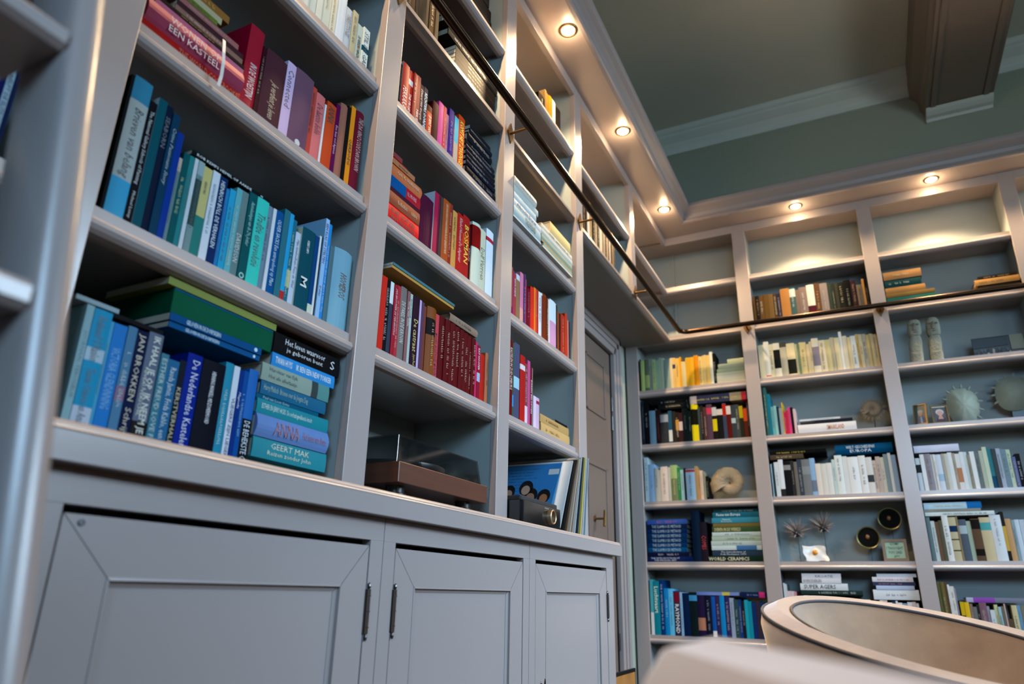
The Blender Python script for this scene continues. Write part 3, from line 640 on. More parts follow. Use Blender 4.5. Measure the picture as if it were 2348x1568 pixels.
('L',3.0337,3.3622,0.0804,0.0214,(226,216,196),dict(x=0.0,tx='303030',m=1)),
('L',3.1211,3.3417,0.1018,0.0507,(236,206,150),dict(x=0.0))]),
('far-top','L',2.694,'few books on the third bay top shelf','top shelf of the third bay',[
('S',3.069,0.0676,0.0671,(28,24,20),dict(m=1)),
('S',3.1373,0.0182,0.1296,(90,74,50),dict(m=1)),
('S',3.1561,0.028,0.1246,(176,84,48),dict(m=1)),
('S',3.1847,0.0349,0.1305,(192,96,52),dict(m=1)),
('S',3.2202,0.0372,0.1359,(226,216,200),dict(m=1)),
('S',3.2581,0.028,0.1261,(20,18,18),dict(m=1)),
('S',3.2867,0.0335,0.1349,(30,24,22),dict(m=1))]),
('bridge','L',2.331,'brown books on the shelf over the door','shelf bridging the door',[
('S',3.513,0.0292,0.2097,(42,34,28),dict(m=1)),
('S',3.5432,0.035,0.2096,(58,44,34),dict(m=1)),
('S',3.5792,0.0185,0.1986,(28,24,20),dict(m=1)),
('S',3.5987,0.0297,0.216,(74,56,40),dict(tx='b0a080',m=1)),
('S',3.6294,0.0264,0.1899,(44,36,32),dict(m=1)),
('S',3.6568,0.0283,0.1805,(216,208,196),dict(tx='b0a080',m=1)),
('S',3.6862,0.023,0.2167,(138,112,80),dict(m=1)),
('S',3.7102,0.0209,0.2119,(160,132,88),dict(tx='b0a080',m=1)),
('S',3.7321,0.0291,0.1851,(28,26,24),dict(tx='b0a080',m=1)),
('S',3.7622,0.0337,0.1884,(140,122,96),dict(tx='b0a080',m=1)),
('S',3.7969,0.0357,0.2149,(42,32,24),dict(tx='b0a080',m=1)),
('S',3.8335,0.0353,0.2016,(200,188,168),dict(m=1)),
('S',3.8698,0.0217,0.2176,(112,88,60),dict(m=1)),
('S',3.8925,0.0354,0.2157,(148,128,106),dict(tx='b0a080',m=1)),
('S',3.9289,0.0245,0.1866,(42,36,30),dict(tx='b0a080',m=1)),
('S',3.9544,0.0192,0.1921,(176,144,112),dict(m=1)),
('S',3.9746,0.0181,0.2071,(60,48,36),dict(tx='b0a080',m=1)),
('S',3.9937,0.0236,0.2127,(208,196,180),dict(tx='b0a080',m=1)),
('S',4.0182,0.0237,0.1992,(76,60,44),dict(m=1)),
('S',4.0429,0.019,0.219,(138,108,76),dict(tx='b0a080',m=1)),
('S',4.063,0.0315,0.2138,(36,30,24),dict(tx='b0a080',m=1))]),
('bay0','L',1.252,'blue and white books seen through the ladder','shelf seen through the ladder',[
('S',1.164,0.0054,0.1789,(120,150,180),dict(m=1)),
('S',1.17,0.0151,0.1733,(110,188,226)),
('S',1.1857,0.0078,0.1749,(14,26,80),dict(m=1)),
('S',1.1942,0.0091,0.1758,(166,190,202),dict(t='HELPT DE ELITE VAN',tc='1c3060',tz=(0.05, 0.9),f='b')),
('S',1.2039,0.0054,0.1765,(20,34,70))]),
('a-yellow','B',1.972,'yellow and green books in the corner bay','corner bay yellow shelf',[
('S',-0.231,0.0054,0.227,(30,34,30),dict(m=1)),
('S',-0.225,0.0274,0.2142,(176,196,132),dict(m=1)),
('S',-0.197,0.0285,0.2194,(92,106,86),dict(b=[(0.5, 0.9, '98a874')],m=1)),
('S',-0.1678,0.0211,0.2202,(140,150,136),dict(tx='606a58',m=1)),
('S',-0.1461,0.0233,0.2146,(172,190,142),dict(m=1)),
('S',-0.1222,0.0219,0.2052,(150,176,152),dict(m=1)),
('S',-0.0997,0.0156,0.2203,(166,182,156),dict(m=1)),
('S',-0.0834,0.0185,0.2155,(190,200,176),dict(m=1)),
('S',-0.0643,0.0358,0.2022,(140,160,150),dict(m=1)),
('S',-0.0279,0.0174,0.2082,(226,206,166),dict(m=1)),
('S',-0.0099,0.0194,0.2085,(236,200,140),dict(b=[(0.22, 0.36, '38485c')],m=1)),
('S',0.0101,0.0252,0.2014,(236,196,120),dict(m=1)),
('S',0.036,0.0125,0.2069,(236,170,80),dict(m=1)),
('S',0.0491,0.0261,0.1741,(236,216,166),dict(m=1)),
('S',0.0758,0.0245,0.1972,(240,186,90),dict(m=1)),
('S',0.1009,0.03,0.1966,(236,180,86),dict(m=1)),
('S',0.1315,0.0286,0.2049,(226,150,56),dict(m=1)),
('S',0.1607,0.0227,0.1949,(236,206,140),dict(m=1)),
('S',0.184,0.0128,0.198,(232,204,140),dict(m=1)),
('S',0.1975,0.0122,0.2014,(236,210,150),dict(m=1)),
('S',0.2103,0.0214,0.1971,(236,200,130),dict(m=1)),
('S',0.2323,0.0188,0.2178,(236,236,216),dict(m=1)),
('S',0.2517,0.0172,0.2047,(16,18,16),dict(m=1)),
('L',0.2695,0.443,0,0.0108,(222,216,190),dict(m=1)),
('L',0.2695,0.443,0.0108,0.0386,(224,220,196)),
('L',0.2695,0.443,0.0494,0.0193,(212,214,190),dict(m=1)),
('L',0.274,0.443,0.0687,0.0248,(172,182,152),dict(m=1)),
('L',0.2827,0.4426,0.0935,0.0325,(180,186,160),dict(m=1)),
('L',0.3426,0.443,0.126,0.0274,(200,206,170),dict(m=1))]),
('a-dark','B',1.613,'dark game boxes and books in the corner bay','corner bay dark shelf',[
('S',-0.231,0.0135,0.2973,(30,42,54),dict(tx='8090a0')),
('S',-0.2169,0.0334,0.2866,(16,16,18),dict(tx='a0a0a0')),
('S',-0.1829,0.0424,0.2225,(122,152,172)),
('S',-0.1399,0.0292,0.2221,(42,26,26),dict(tx='a03030')),
('S',-0.1101,0.0506,0.1984,(52,54,58),dict(b=[(0.05, 0.3, 'a0a4a8')])),
('S',-0.0589,0.0224,0.2106,(46,88,110),dict(b=[(0.6, 0.95, 'dce0dc')])),
('S',-0.0359,0.0231,0.2042,(46,42,40)),
('S',-0.0122,0.0205,0.1977,(40,34,30),dict(b=[(0.25, 0.6, 'c89648')],tx='d8d0c0')),
('S',0.009,0.0226,0.1915,(60,34,36),dict(b=[(0.3, 0.6, 'e0c8c4')])),
('S',0.0322,0.0358,0.2189,(26,32,30),dict(tx='5a6058')),
('S',0.0686,0.0217,0.1985,(30,40,32)),
('S',0.0909,0.0221,0.2384,(232,214,40),dict(b=[(0.13, 0.56, '14140e')])),
('S',0.1136,0.018,0.2362,(234,216,42),dict(b=[(0.13, 0.56, '14140e')])),
('S',0.1322,0.0155,0.2134,(62,76,82)),
('S',0.1484,0.0164,0.2244,(44,36,34),dict(tx='c8a0a0')),
('S',0.1654,0.0205,0.2143,(82,56,52),dict(tx='d0b8b0')),
('S',0.1865,0.0336,0.229,(86,66,82),dict(b=[(0.1, 0.28, 'c04860')])),
('S',0.2208,0.0264,0.2173,(26,24,22),dict(b=[(0.4, 0.75, 'd8c838'), (0.05, 0.3, 'c8c8c8')])),
('S',0.2478,0.0372,0.198,(24,22,22),dict(b=[(0.03, 0.22, 'd8d0c8')])),
('S',0.2856,0.0217,0.2274,(62,72,92),dict(b=[(0.03, 0.35, 'b03024')])),
('S',0.308,0.0272,0.2128,(90,30,26),dict(b=[(0.03, 0.28, 'e0d8d0')])),
('S',0.3358,0.0251,0.21,(60,66,70),dict(b=[(0.4, 0.55, 'b8ccd0')])),
('S',0.3615,0.0228,0.2116,(70,76,76)),
('S',0.3849,0.0223,0.2052,(44,44,36),dict(b=[(0.03, 0.4, 'c0b048')])),
('S',0.4078,0.0223,0.1866,(90,44,34),dict(b=[(0.03, 0.45, 'd05c24')])),
('S',0.4307,0.0117,0.2194,(42,36,36),dict(tx='b0a8a0')),
('L',-0.1194,0.0686,0.2226,0.0377,(22,24,24),dict(tx='c0b090')),
('L',-0.1607,0.064,0.2603,0.022,(18,18,20),dict(tx='a8a8a8'))]),
('a-box','B',1.613,'dark game boxes and books in the corner bay','right half of the corner dark shelf',[
('L',0.0896,0.443,0.2389,0.0522,(58,60,84),dict(b=[(0.0, 0.12, 'c8b8b0'), (0.7, 0.9, 'a89a80'), (0.9, 0.98, 'c04048')],tx='e8d838'))]),
('a-ammonite','B',1.2505,'pale books beside the large ammonite','corner bay ammonite shelf',[
('S',-0.231,0.0234,0.2809,(202,222,228),dict(m=1)),
('S',-0.207,0.0415,0.2351,(162,192,222),dict(tx='7090b8')),
('S',-0.1649,0.0219,0.2097,(190,190,180),dict(m=1)),
('S',-0.1424,0.0152,0.197,(204,202,192),dict(m=1)),
('S',-0.1266,0.0434,0.2147,(226,212,202),dict(tx='806858')),
('S',-0.0825,0.018,0.2097,(200,200,190),dict(m=1)),
('S',-0.0639,0.0406,0.2207,(120,130,96),dict(b=[(0, 0.38, 'a8c088')],tx='e0d890')),
('S',-0.0227,0.0193,0.2046,(62,132,82),dict(tx='d0e8c0',m=1)),
('S',-0.0028,0.0193,0.189,(172,206,206),dict(m=1)),
('S',0.0171,0.0132,0.199,(40,44,50),dict(m=1)),
('S',0.031,0.0546,0.1902,(186,210,226),dict(b=[(0.02, 0.1, 'c04850')],tx='404858')),
('S',0.0862,0.0158,0.2077,(192,156,116),dict(m=1)),
('S',0.1026,0.0147,0.183,(206,166,120),dict(m=1)),
('S',0.1179,0.0152,0.1773,(226,206,190),dict(m=1)),
('S',0.1337,0.016,0.1686,(150,150,130),dict(m=1)),
('S',0.1503,0.0155,0.1409,(22,24,24),dict(m=1))]),
('a-stacks','B',0.889,'books in two stacks below the ammonite','corner bay stacks shelf',[
('L',-0.231,0.0439,0,0.0307,(20,36,82),dict(t='THE INTRODUCTION OF THE MAGICAL ART',tc='d8e0f0',tz=(0.06, 0.7))),
('L',-0.231,0.0207,0.0307,0.0259,(18,24,52),dict(tx='c0c8d8')),
('L',-0.231,0.0095,0.0566,0.0269,(14,80,122),dict(t='THE SLAMROCK METHOD',tc='a8c8e0',tz=(0.12, 0.85))),
('L',-0.231,0.0113,0.0835,0.0275,(18,52,96),dict(t='THE SLAMROCK METHOD',tc='a8c8e0',tz=(0.12, 0.85))),
('L',-0.231,0.0131,0.111,0.0276,(16,44,84),dict(t='THE SLAMROCK METHOD',tc='a8c8e0',tz=(0.12, 0.85))),
('L',-0.231,0.015,0.1386,0.0277,(18,50,92),dict(t='THE SLAMROCK METHOD',tc='a8c8e0',tz=(0.12, 0.85))),
('L',-0.231,0.0168,0.1663,0.0279,(16,40,84),dict(t='THE SLAMROCK METHOD',tc='a8c8e0',tz=(0.12, 0.85))),
('L',-0.231,0.0186,0.1942,0.0279,(20,34,66),dict(t='THE SLAMROCK METHOD',tc='a8c8e0',tz=(0.12, 0.85))),
('L',-0.231,0.0185,0.2221,0.0286,(62,92,164),dict(tx='e06080'))]),
('a-stacks2','B',0.889,'books in two stacks below the ammonite','right part of the corner stacks shelf',[
('S',0.0452,0.0471,0.2973,(20,36,56)),
('S',0.0929,0.0408,0.2295,(32,26,36),dict(t='COMES',tc='c03030',tz=(0.35, 0.7))),
('L',0.1343,0.443,0,0.032,(24,46,36),dict(t='WORLD CERAMICS',tc='e0d8b8',f='b',tz=(0.0, 0.75))),
('L',0.1575,0.4414,0.032,0.0331,(46,62,78),dict(t='The Introduction of Folk Mechanics 1970',tc='d8e0e8',tz=(0.1, 0.75))),
('L',0.1565,0.442,0.0651,0.0253,(200,214,216),dict(b=[(0.5, 0.9, '4870a0')])),
('L',0.1557,0.443,0.0904,0.0274,(186,202,198)),
('L',0.1615,0.443,0.1178,0.0265,(172,190,172)),
('L',0.1653,0.443,0.1443,0.0232,(196,212,210)),
('L',0.1678,0.443,0.1675,0.0306,(62,84,56),dict(t='DIEREN IN DE WERELD',tc='e8dca0',tz=(0.05, 0.6))),
('L',0.1734,0.443,0.1981,0.022,(120,104,62)),
('L',0.169,0.443,0.2201,0.0309,(72,142,162),dict(t='Natuur Encyclopedie',tc='e8f4f4',tz=(0.08, 0.55))),
('L',0.1765,0.443,0.251,0.0319,(40,102,122),dict(t='Fauna van Europa',tc='e8f4f4',tz=(0.08, 0.6),f='b')),
('L',0.1828,0.4427,0.2829,0.016,(24,58,64),dict(m=1))]),
('a-blue','B',0.476,'blue books on the corner bay bottom shelf','corner bay blue shelf',[
('S',-0.231,0.0175,0.31,(92,170,180),dict(b=[(0.6, 1, 'e0e8e8')],m=1)),
('S',-0.2129,0.0389,0.3002,(30,130,146),dict(t='Luchtvaart',tc='e8f0d8',tz=(0.1, 0.6),f='b')),
('S',-0.1734,0.0264,0.3082,(18,58,112),dict(tx='c0d0e8')),
('S',-0.1464,0.0256,0.2609,(20,130,192),dict(tx='c8e8f8')),
('S',-0.1202,0.0289,0.2584,(112,190,230)),
('S',-0.0907,0.038,0.2466,(44,50,70),dict(t='RAYMOND',tc='e8e8f0',tz=(0.3, 0.95),f='b',b=[(0.03, 0.26, '6a2030')])),
('S',-0.0521,0.014,0.2406,(150,190,225),dict(m=1)),
('S',-0.0375,0.0392,0.2361,(16,34,70)),
('S',0.0023,0.0455,0.2414,(24,36,36),dict(b=[(0.07, 0.2, '60a8d0')])),
('S',0.0484,0.0427,0.2259,(42,30,62),dict(b=[(0.55, 0.85, 'c88a70')])),
('S',0.0917,0.0375,0.2243,(18,24,42),dict(tx='a0a8c0')),
('S',0.1298,0.0204,0.2204,(30,82,162),dict(b=[(0.85, 1, 'e8e8e8')],m=1)),
('S',0.1509,0.0263,0.2207,(50,42,82)),
('S',0.1778,0.0256,0.2248,(30,132,192)),
('S',0.204,0.0287,0.2217,(46,42,92)),
('S',0.2333,0.022,0.2131,(152,166,188),dict(m=1)),
('S',0.2559,0.0245,0.2045,(50,72,78),dict(tx='a8c0b8')),
('S',0.281,0.0153,0.205,(30,60,122),dict(m=1)),
('S',0.2969,0.0166,0.1963,(30,30,40),dict(m=1)),
('S',0.3141,0.019,0.2038,(62,162,182),dict(m=1)),
('S',0.3337,0.019,0.1971,(40,142,162),dict(m=1)),
('S',0.3533,0.0254,0.1921,(30,50,102)),
('S',0.3793,0.0189,0.198,(60,50,60),dict(m=1)),
('S',0.3988,0.0201,0.194,(30,60,120),dict(m=1)),
('S',0.4196,0.0155,0.1944,(20,50,90),dict(m=1)),
('L',0.0484,0.2913,0.2264,0.0185,(120,140,200),dict(b=[(0.6, 0.78, 'c8c070')],m=1))]),
('a-blue2','B',0.476,'blue books on the corner bay bottom shelf','right end of the corner blue shelf',[
('L',0.2999,0.4426,0.2171,0.0307,(20,32,72),dict(b=[(0.7, 0.92, 'd04888')],tx='a8b8d8',m=1))]),
('b-rail','B',2.331,'dark books on the far rail shelf','far middle bay rail shelf',[
('S',0.535,0.0158,0.1964,(96,74,46),dict(m=1)),
('S',0.5514,0.0223,0.1961,(30,28,28),dict(tx='c0a070',m=1)),
('S',0.5743,0.0263,0.1942,(84,64,42),dict(m=1)),
('S',0.6013,0.0278,0.195,(90,70,42),dict(m=1)),
('S',0.6297,0.0299,0.1932,(100,78,48),dict(m=1)),
('S',0.6602,0.0198,0.1943,(70,56,44),dict(m=1)),
('S',0.6806,0.0237,0.1907,(44,40,50),dict(tx='a0a0b0',m=1)),
('S',0.7049,0.0528,0.2167,(168,122,78)),
('S',0.7584,0.0341,0.2179,(60,92,92),dict(b=[(0.05, 0.3, 'd0dcd8')],tx='e0e8e8')),
('S',0.7931,0.0211,0.1965,(120,104,94),dict(m=1)),
('S',0.8148,0.0442,0.2097,(132,116,112),dict(tx='e8e0d8')),
('S',0.8596,0.0436,0.2166,(80,34,40),dict(b=[(0, 0.65, 'f0ece0')])),
('S',0.9038,0.0318,0.2213,(96,72,56),dict(tx='e0a060')),
('S',0.9362,0.0425,0.2131,(142,132,128),dict(tx='c8c0b8')),
('S',0.9793,0.0203,0.2073,(54,64,56),dict(m=1)),
('S',1.0002,0.0169,0.2034,(44,50,44),dict(tx='c0c0a0',m=1)),
('S',1.0177,0.0186,0.2022,(60,60,50),dict(m=1)),
('S',1.037,0.0338,0.2008,(34,36,32),dict(tx='e8d0a0')),
('S',1.0714,0.0369,0.2091,(18,18,18),dict(tx='a09888')),
('S',1.1089,0.0301,0.2021,(52,34,38),dict(tx='b08858')),
('S',1.1396,0.0323,0.1671,(110,100,86),dict(tx='302c28',m=1)),
('S',1.1725,0.0122,0.2006,(170,130,84),dict(m=1)),
('S',1.1853,0.0141,0.194,(18,16,16),dict(m=1))]),
('b-cream','B',1.972,'cream books on the far middle bay','far middle bay cream shelf',[
('S',0.535,0.0092,0.2186,(228,222,196),dict(m=1)),
('S',0.5448,0.0245,0.2204,(222,216,186),dict(m=1)),
('S',0.5699,0.029,0.2377,(236,234,220),dict(b=[(0.93, 0.96, 'd03030')])),
('S',0.5996,0.0238,0.2169,(226,220,190),dict(tx='40404a',m=1)),
('S',0.624,0.0379,0.2196,(238,232,212),dict(b=[(0.2, 0.75, '181a18')])),
('S',0.6625,0.0384,0.2183,(196,190,168),dict(b=[(0, 0.14, '504c44')])),
('S',0.7015,0.0474,0.2066,(238,222,180),dict(b=[(0.5, 0.95, '26241e')])),
('S',0.7495,0.012,0.1978,(206,200,160),dict(m=1)),
('S',0.7621,0.0127,0.1981,(120,140,110),dict(m=1)),
('S',0.7754,0.0387,0.2043,(230,212,160)),
('S',0.8147,0.017,0.1886,(226,206,168),dict(m=1)),
('S',0.8323,0.0138,0.2023,(226,210,170),dict(m=1)),
('S',0.8467,0.038,0.2196,(238,230,206),dict(b=[(0.25, 0.8, '8c8490')])),
('S',0.8853,0.036,0.2028,(236,222,190)),
('S',0.9219,0.0276,0.2016,(216,204,158),dict(m=1)),
('S',0.9501,0.0221,0.2116,(206,196,170),dict(tx='a09878',m=1)),
('S',0.9729,0.0281,0.2063,(228,216,180)),
('S',1.0016,0.0161,0.2422,(246,242,232),dict(m=1)),
('S',1.0183,0.0251,0.2117,(232,222,196),dict(m=1)),
('S',1.044,0.0171,0.1999,(222,206,164),dict(m=1)),
('S',1.0617,0.0283,0.2053,(232,232,224)),
('S',1.0907,0.0148,0.213,(216,184,124),dict(m=1)),
('S',1.1061,0.0178,0.2087,(206,196,166),dict(m=1)),
('S',1.1245,0.0226,0.208,(190,182,164),dict(tx='605848',m=1)),
('S',1.1477,0.0158,0.2006,(206,190,140),dict(m=1)),
('S',1.1641,0.0169,0.2051,(222,206,166),dict(m=1)),
('S',1.1816,0.0156,0.1995,(200,190,160),dict(m=1)),
('S',1.1978,0.0054,0.1971,(214,196,150),dict(m=1))]),
('b-pink','B',1.613,'small coloured books on the far middle bay','far middle bay small shelf',[
('S',0.535,0.0191,0.303,(62,102,96),dict(tx='b8d0b0',m=1)),
('S',0.5547,0.0165,0.2589,(20,122,142),dict(m=1)),
('S',0.5718,0.0169,0.1765,(112,170,176),dict(m=1)),
('S',0.5893,0.0141,0.1806,(150,196,196),dict(m=1)),
('S',0.6041,0.0126,0.1753,(40,52,72),dict(m=1)),
('S',0.6173,0.0171,0.1643,(150,160,160),dict(m=1)),
('S',0.635,0.0055,0.1975,(222,182,60),dict(m=1)),
('S',0.6411,0.0118,0.1378,(196,56,110),dict(m=1)),
('S',0.6535,0.0119,0.1463,(190,60,70),dict(m=1)),
('S',0.666,0.0144,0.1634,(216,82,132),dict(m=1)),
('S',0.681,0.014,0.1629,(28,22,26),dict(m=1)),
('S',0.6956,0.0138,0.1519,(222,196,196),dict(m=1)),
('L',0.7125,1.0268,0,0.0505,(232,232,234),dict(t='SMAAKLAND',tc='d08040',tz=(0.5, 0.8),f='b')),
('L',0.8092,1.0113,0.0505,0.0216,(38,40,46),dict(m=1)),
('L',0.7256,0.9476,0.0721,0.0112,(228,234,238),dict(m=1))]),
('b-white','B',1.2505,'white and grey books on the far middle bay','far middle bay white shelf',[
('S',0.535,0.0065,0.1922,(176,206,222),dict(m=1)),
('S',0.5421,0.0123,0.1959,(46,62,54),dict(m=1)),
('S',0.555,0.0237,0.2016,(214,222,226),dict(tx='304030',m=1)),
('S',0.5793,0.0261,0.2161,(226,232,236),dict(b=[(0.8, 1, '282c2c')])),
('S',0.6061,0.0392,0.2058,(22,22,24),dict(b=[(0.12, 0.26, '8c8c8c')])),
('S',0.6459,0.0174,0.2052,(52,50,52),dict(m=1)),
('S',0.6639,0.0182,0.1976,(110,106,100),dict(m=1)),
('S',0.6827,0.0238,0.212,(60,68,80),dict(m=1)),
('S',0.7071,0.0431,0.2086,(120,124,126),dict(b=[(0.2, 0.42, '8c9294')])),
('S',0.7508,0.0274,0.2131,(150,182,216),dict(b=[(0.6, 0.9, '707c90')])),
('S',0.7788,0.0284,0.1796,(230,222,212)),
('S',0.8078,0.0288,0.1778,(224,220,212)),
('S',0.8372,0.0305,0.1805,(230,230,226)),
('S',0.8683,0.0169,0.1983,(200,216,214),dict(tx='506070',m=1)),
('S',0.8858,0.0386,0.2207,(234,240,236)),
('S',0.925,0.0254,0.2126,(226,228,226)),
('S',0.951,0.0563,0.2064,(240,242,242)),
('S',1.0079,0.0353,0.2107,(236,238,236)),
('S',1.0438,0.0314,0.1995,(226,224,220),dict(b=[(0.5, 0.7, '404448')])),
('S',1.0758,0.0179,0.1798,(206,190,178),dict(m=1)),
('S',1.0943,0.0222,0.1997,(196,180,172),dict(m=1)),
('S',1.1171,0.0173,0.1947,(206,202,186),dict(m=1)),
('S',1.1351,0.022,0.211,(136,152,158)),
('S',1.1577,0.0147,0.2165,(226,232,232),dict(m=1)),
('S',1.173,0.022,0.205,(150,176,206)),
('S',1.1956,0.0054,0.2017,(60,66,80),dict(tx='c0b090',m=1)),
('L',0.5391,0.7231,0.2166,0.0278,(84,72,58),dict(tx='c8b898',m=1)),
('L',0.5372,0.8474,0.2444,0.0221,(16,16,16),dict(tx='e8d048'))]),
('b-white2','B',1.2505,'white and grey books on the far middle bay','right half of the far middle white shelf',[
('L',0.8963,1.1896,0.2212,0.0556,(26,76,112),dict(t='WELT GESCHIEDENIS EUROPA',tc='e8f0f4',tz=(0.2, 0.7),rd=1))]),
('b-low','B',0.476,'pale books behind the tub chair','far shelf behind the tub chair',[
('S',0.535,0.0054,0.2978,(222,226,230),dict(m=1)),
('S',0.541,0.0096,0.2927,(206,212,214),dict(m=1)),
('S',0.5512,0.0247,0.2557,(216,196,200),dict(m=1)),
('S',0.5765,0.0141,0.2543,(226,216,220),dict(m=1)),
('S',0.5912,0.0088,0.2528,(206,150,160),dict(m=1)),
('S',0.6006,0.0144,0.2282,(206,110,90),dict(m=1)),
('S',0.6156,0.0195,0.2236,(230,226,210),dict(m=1)),
('S',0.6357,0.0247,0.2332,(230,232,236),dict(m=1)),
('S',0.661,0.0204,0.2297,(226,228,230),dict(m=1)),
('S',0.6821,0.0148,0.2198,(230,226,210),dict(m=1)),
('S',0.6975,0.0249,0.2211,(230,226,210),dict(m=1)),
('S',0.7231,0.0212,0.2224,(206,110,90),dict(m=1)),
('S',0.7449,0.0142,0.2215,(190,196,206),dict(m=1)),
('S',0.7597,0.0209,0.2195,(222,206,206),dict(m=1)),
('S',0.7812,0.0143,0.2184,(230,232,236),dict(m=1)),
('S',0.7961,0.0178,0.2175,(150,170,190),dict(m=1)),
('S',0.8145,0.021,0.2189,(60,80,110),dict(m=1)),
('S',0.8361,0.0199,0.2204,(230,226,210),dict(m=1)),
('S',0.8566,0.0152,0.2137,(222,206,206),dict(m=1)),
('S',0.8724,0.0094,0.2219,(226,228,230),dict(m=1)),
('S',0.8824,0.018,0.2116,(60,80,110),dict(m=1)),
('S',0.9011,0.0172,0.2172,(60,80,110),dict(m=1)),
('S',0.9189,0.0236,0.2173,(60,80,110),dict(m=1)),
('S',0.9431,0.0223,0.2176,(234,236,236),dict(m=1)),
('S',0.966,0.0103,0.2093,(206,110,90),dict(m=1)),
('S',0.9769,0.0173,0.2075,(222,206,206),dict(m=1)),
('S',0.9948,0.0144,0.2107,(150,170,190),dict(m=1)),
('S',1.0098,0.0167,0.216,(230,226,210),dict(m=1)),
('S',1.0271,0.0183,0.2156,(222,206,206),dict(m=1)),
('S',1.0461,0.0204,0.2054,(230,232,236),dict(m=1)),
('S',1.0671,0.0171,0.2099,(60,80,110),dict(m=1)),
('S',1.0848,0.009,0.2136,(230,232,236),dict(m=1)),
('S',1.0944,0.0191,0.2054,(234,236,236),dict(m=1)),
('S',1.1141,0.0235,0.2026,(150,170,190),dict(m=1)),
('S',1.1382,0.0226,0.2091,(230,232,236),dict(m=1)),
('S',1.1614,0.0151,0.2107,(222,206,206),dict(m=1)),
('S',1.1771,0.0124,0.2039,(226,228,230),dict(m=1)),
('L',0.6252,0.9347,0.2393,0.0227,(38,54,50),dict(tx='c8d0cc',m=1))]),
('b-low2','B',0.476,'pale books behind the tub chair','low shelf behind the chair, left',[
('L',0.6249,0.866,0.262,0.0358,(226,230,232),dict(t='SUPER AGERS',tc='303438',f='b',tz=(0.08, 0.75))),
('L',0.6367,0.8362,0.2978,0.0261,(228,228,232),dict(t='BOVEN DE BERGEN',tc='505060',tz=(0.04, 0.5))),
('L',0.6379,0.8378,0.3239,0.0258,(230,230,236),dict(t='KROATIË',tc='506080',tz=(0.35, 0.8)))]),
('b-low3','B',0.476,'pale books behind the tub chair','low shelf behind the chair, right',[
('L',0.9851,1.2,0.219,0.0504,(228,232,236)),
('L',1.0034,1.1824,0.2694,0.0207,(196,208,232),dict(m=1)),
('L',0.9902,1.1904,0.2901,0.0183,(60,62,92),dict(tx='e0a0a0',m=1)),
('L',0.9895,1.1828,0.3084,0.0247,(232,228,232),dict(tx='c05070')),
('L',1.0136,1.2,0.3331,0.0166,(214,220,234),dict(m=1))]),
('c-rail','B',2.331,'books lying on the right rail shelf','left stack on the right rail shelf',[
('L',1.2892,1.5413,0,0.0513,(40,92,86)),
('L',1.2889,1.5419,0.0513,0.0255,(120,96,56)),
('L',1.2902,1.499,0.0768,0.038,(160,122,80)),
('L',1.2927,1.483,0.1148,0.0506,(24,58,62),dict(tx='b8d0c8')),
('L',1.2922,1.4913,0.1654,0.052,(150,116,80),dict(tx='d8c0a0'))]),
('c-rail2','B',2.331,'books lying on the right rail shelf','right stack on the right rail shelf',[
('L',1.7527,1.95,0,0.0493,(44,36,30),dict(tx='a89070')),
('L',1.739,1.95,0.0493,0.0354,(186,142,92),dict(tx='5a4428')),
('L',1.7601,1.943,0.0847,0.0208,(38,34,28),dict(tx='c0a070',m=1))]),
('c-white','B',1.2505,'white and grey books on the right bay','right bay white shelf',[
('S',1.288,0.0243,0.1781,(228,232,234),dict(b=[(0.2, 0.45, '303438')])),
('S',1.3129,0.0187,0.1974,(234,236,238),dict(m=1)),
('S',1.3322,0.0308,0.1987,(150,144,150)),
('S',1.3636,0.0102,0.1941,(214,216,216),dict(m=1)),
('S',1.3744,0.01,0.1933,(230,228,224),dict(m=1)),
('S',1.385,0.0287,0.1918,(214,224,236),dict(b=[(0.55, 0.75, 'a8c4da')])),
('S',1.4143,0.0108,0.1948,(176,172,160),dict(m=1)),
('S',1.4257,0.0175,0.1941,(206,206,196),dict(m=1)),
('S',1.4438,0.02,0.1995,(232,234,236)),
('S',1.4644,0.0115,0.1948,(176,166,150),dict(m=1)),
('S',1.4765,0.022,0.1906,(226,226,224),dict(b=[(0.4, 0.8, 'b88468')])),
('S',1.4991,0.0182,0.199,(226,230,230),dict(m=1)),
('S',1.5179,0.0143,0.1977,(206,218,218),dict(m=1)),
('S',1.5328,0.0118,0.1827,(150,146,130),dict(m=1)),
('S',1.5452,0.0206,0.1975,(236,238,238)),
('S',1.5664,0.0203,0.1911,(112,120,120),dict(tx='303830')),
('S',1.5873,0.0172,0.1995,(186,190,172),dict(m=1)),
('S',1.6051,0.0191,0.218,(206,216,196)),
('S',1.6248,0.0206,0.2092,(62,122,132),dict(b=[(0.7, 1, '28506c')])),
('S',1.6461,0.0179,0.2052,(70,76,80),dict(m=1)),
('S',1.6646,0.0195,0.2056,(172,182,196)),
('S',1.6847,0.023,0.2009,(122,142,152)),
('S',1.7083,0.0176,0.1968,(196,210,186),dict(tx='405048',m=1)),
('S',1.7265,0.0168,0.1577,(100,110,150),dict(m=1)),
('S',1.7439,0.0207,0.1726,(26,24,30),dict(tx='c8c8d0',m=1)),
('L',1.2913,1.5044,0.2067,0.0387,(216,218,236))]),
('c-brown','B',0.889,'old books on the right bay','right bay shelf of old bindings',[
('S',1.288,0.0184,0.224,(110,126,126)),
('S',1.307,0.0185,0.2035,(196,206,206),dict(tx='405058',m=1)),
('S',1.3261,0.0174,0.1991,(104,80,62),dict(m=1)),
('S',1.3441,0.0172,0.2057,(86,86,70),dict(m=1)),
('S',1.3619,0.0275,0.2288,(226,228,226)),
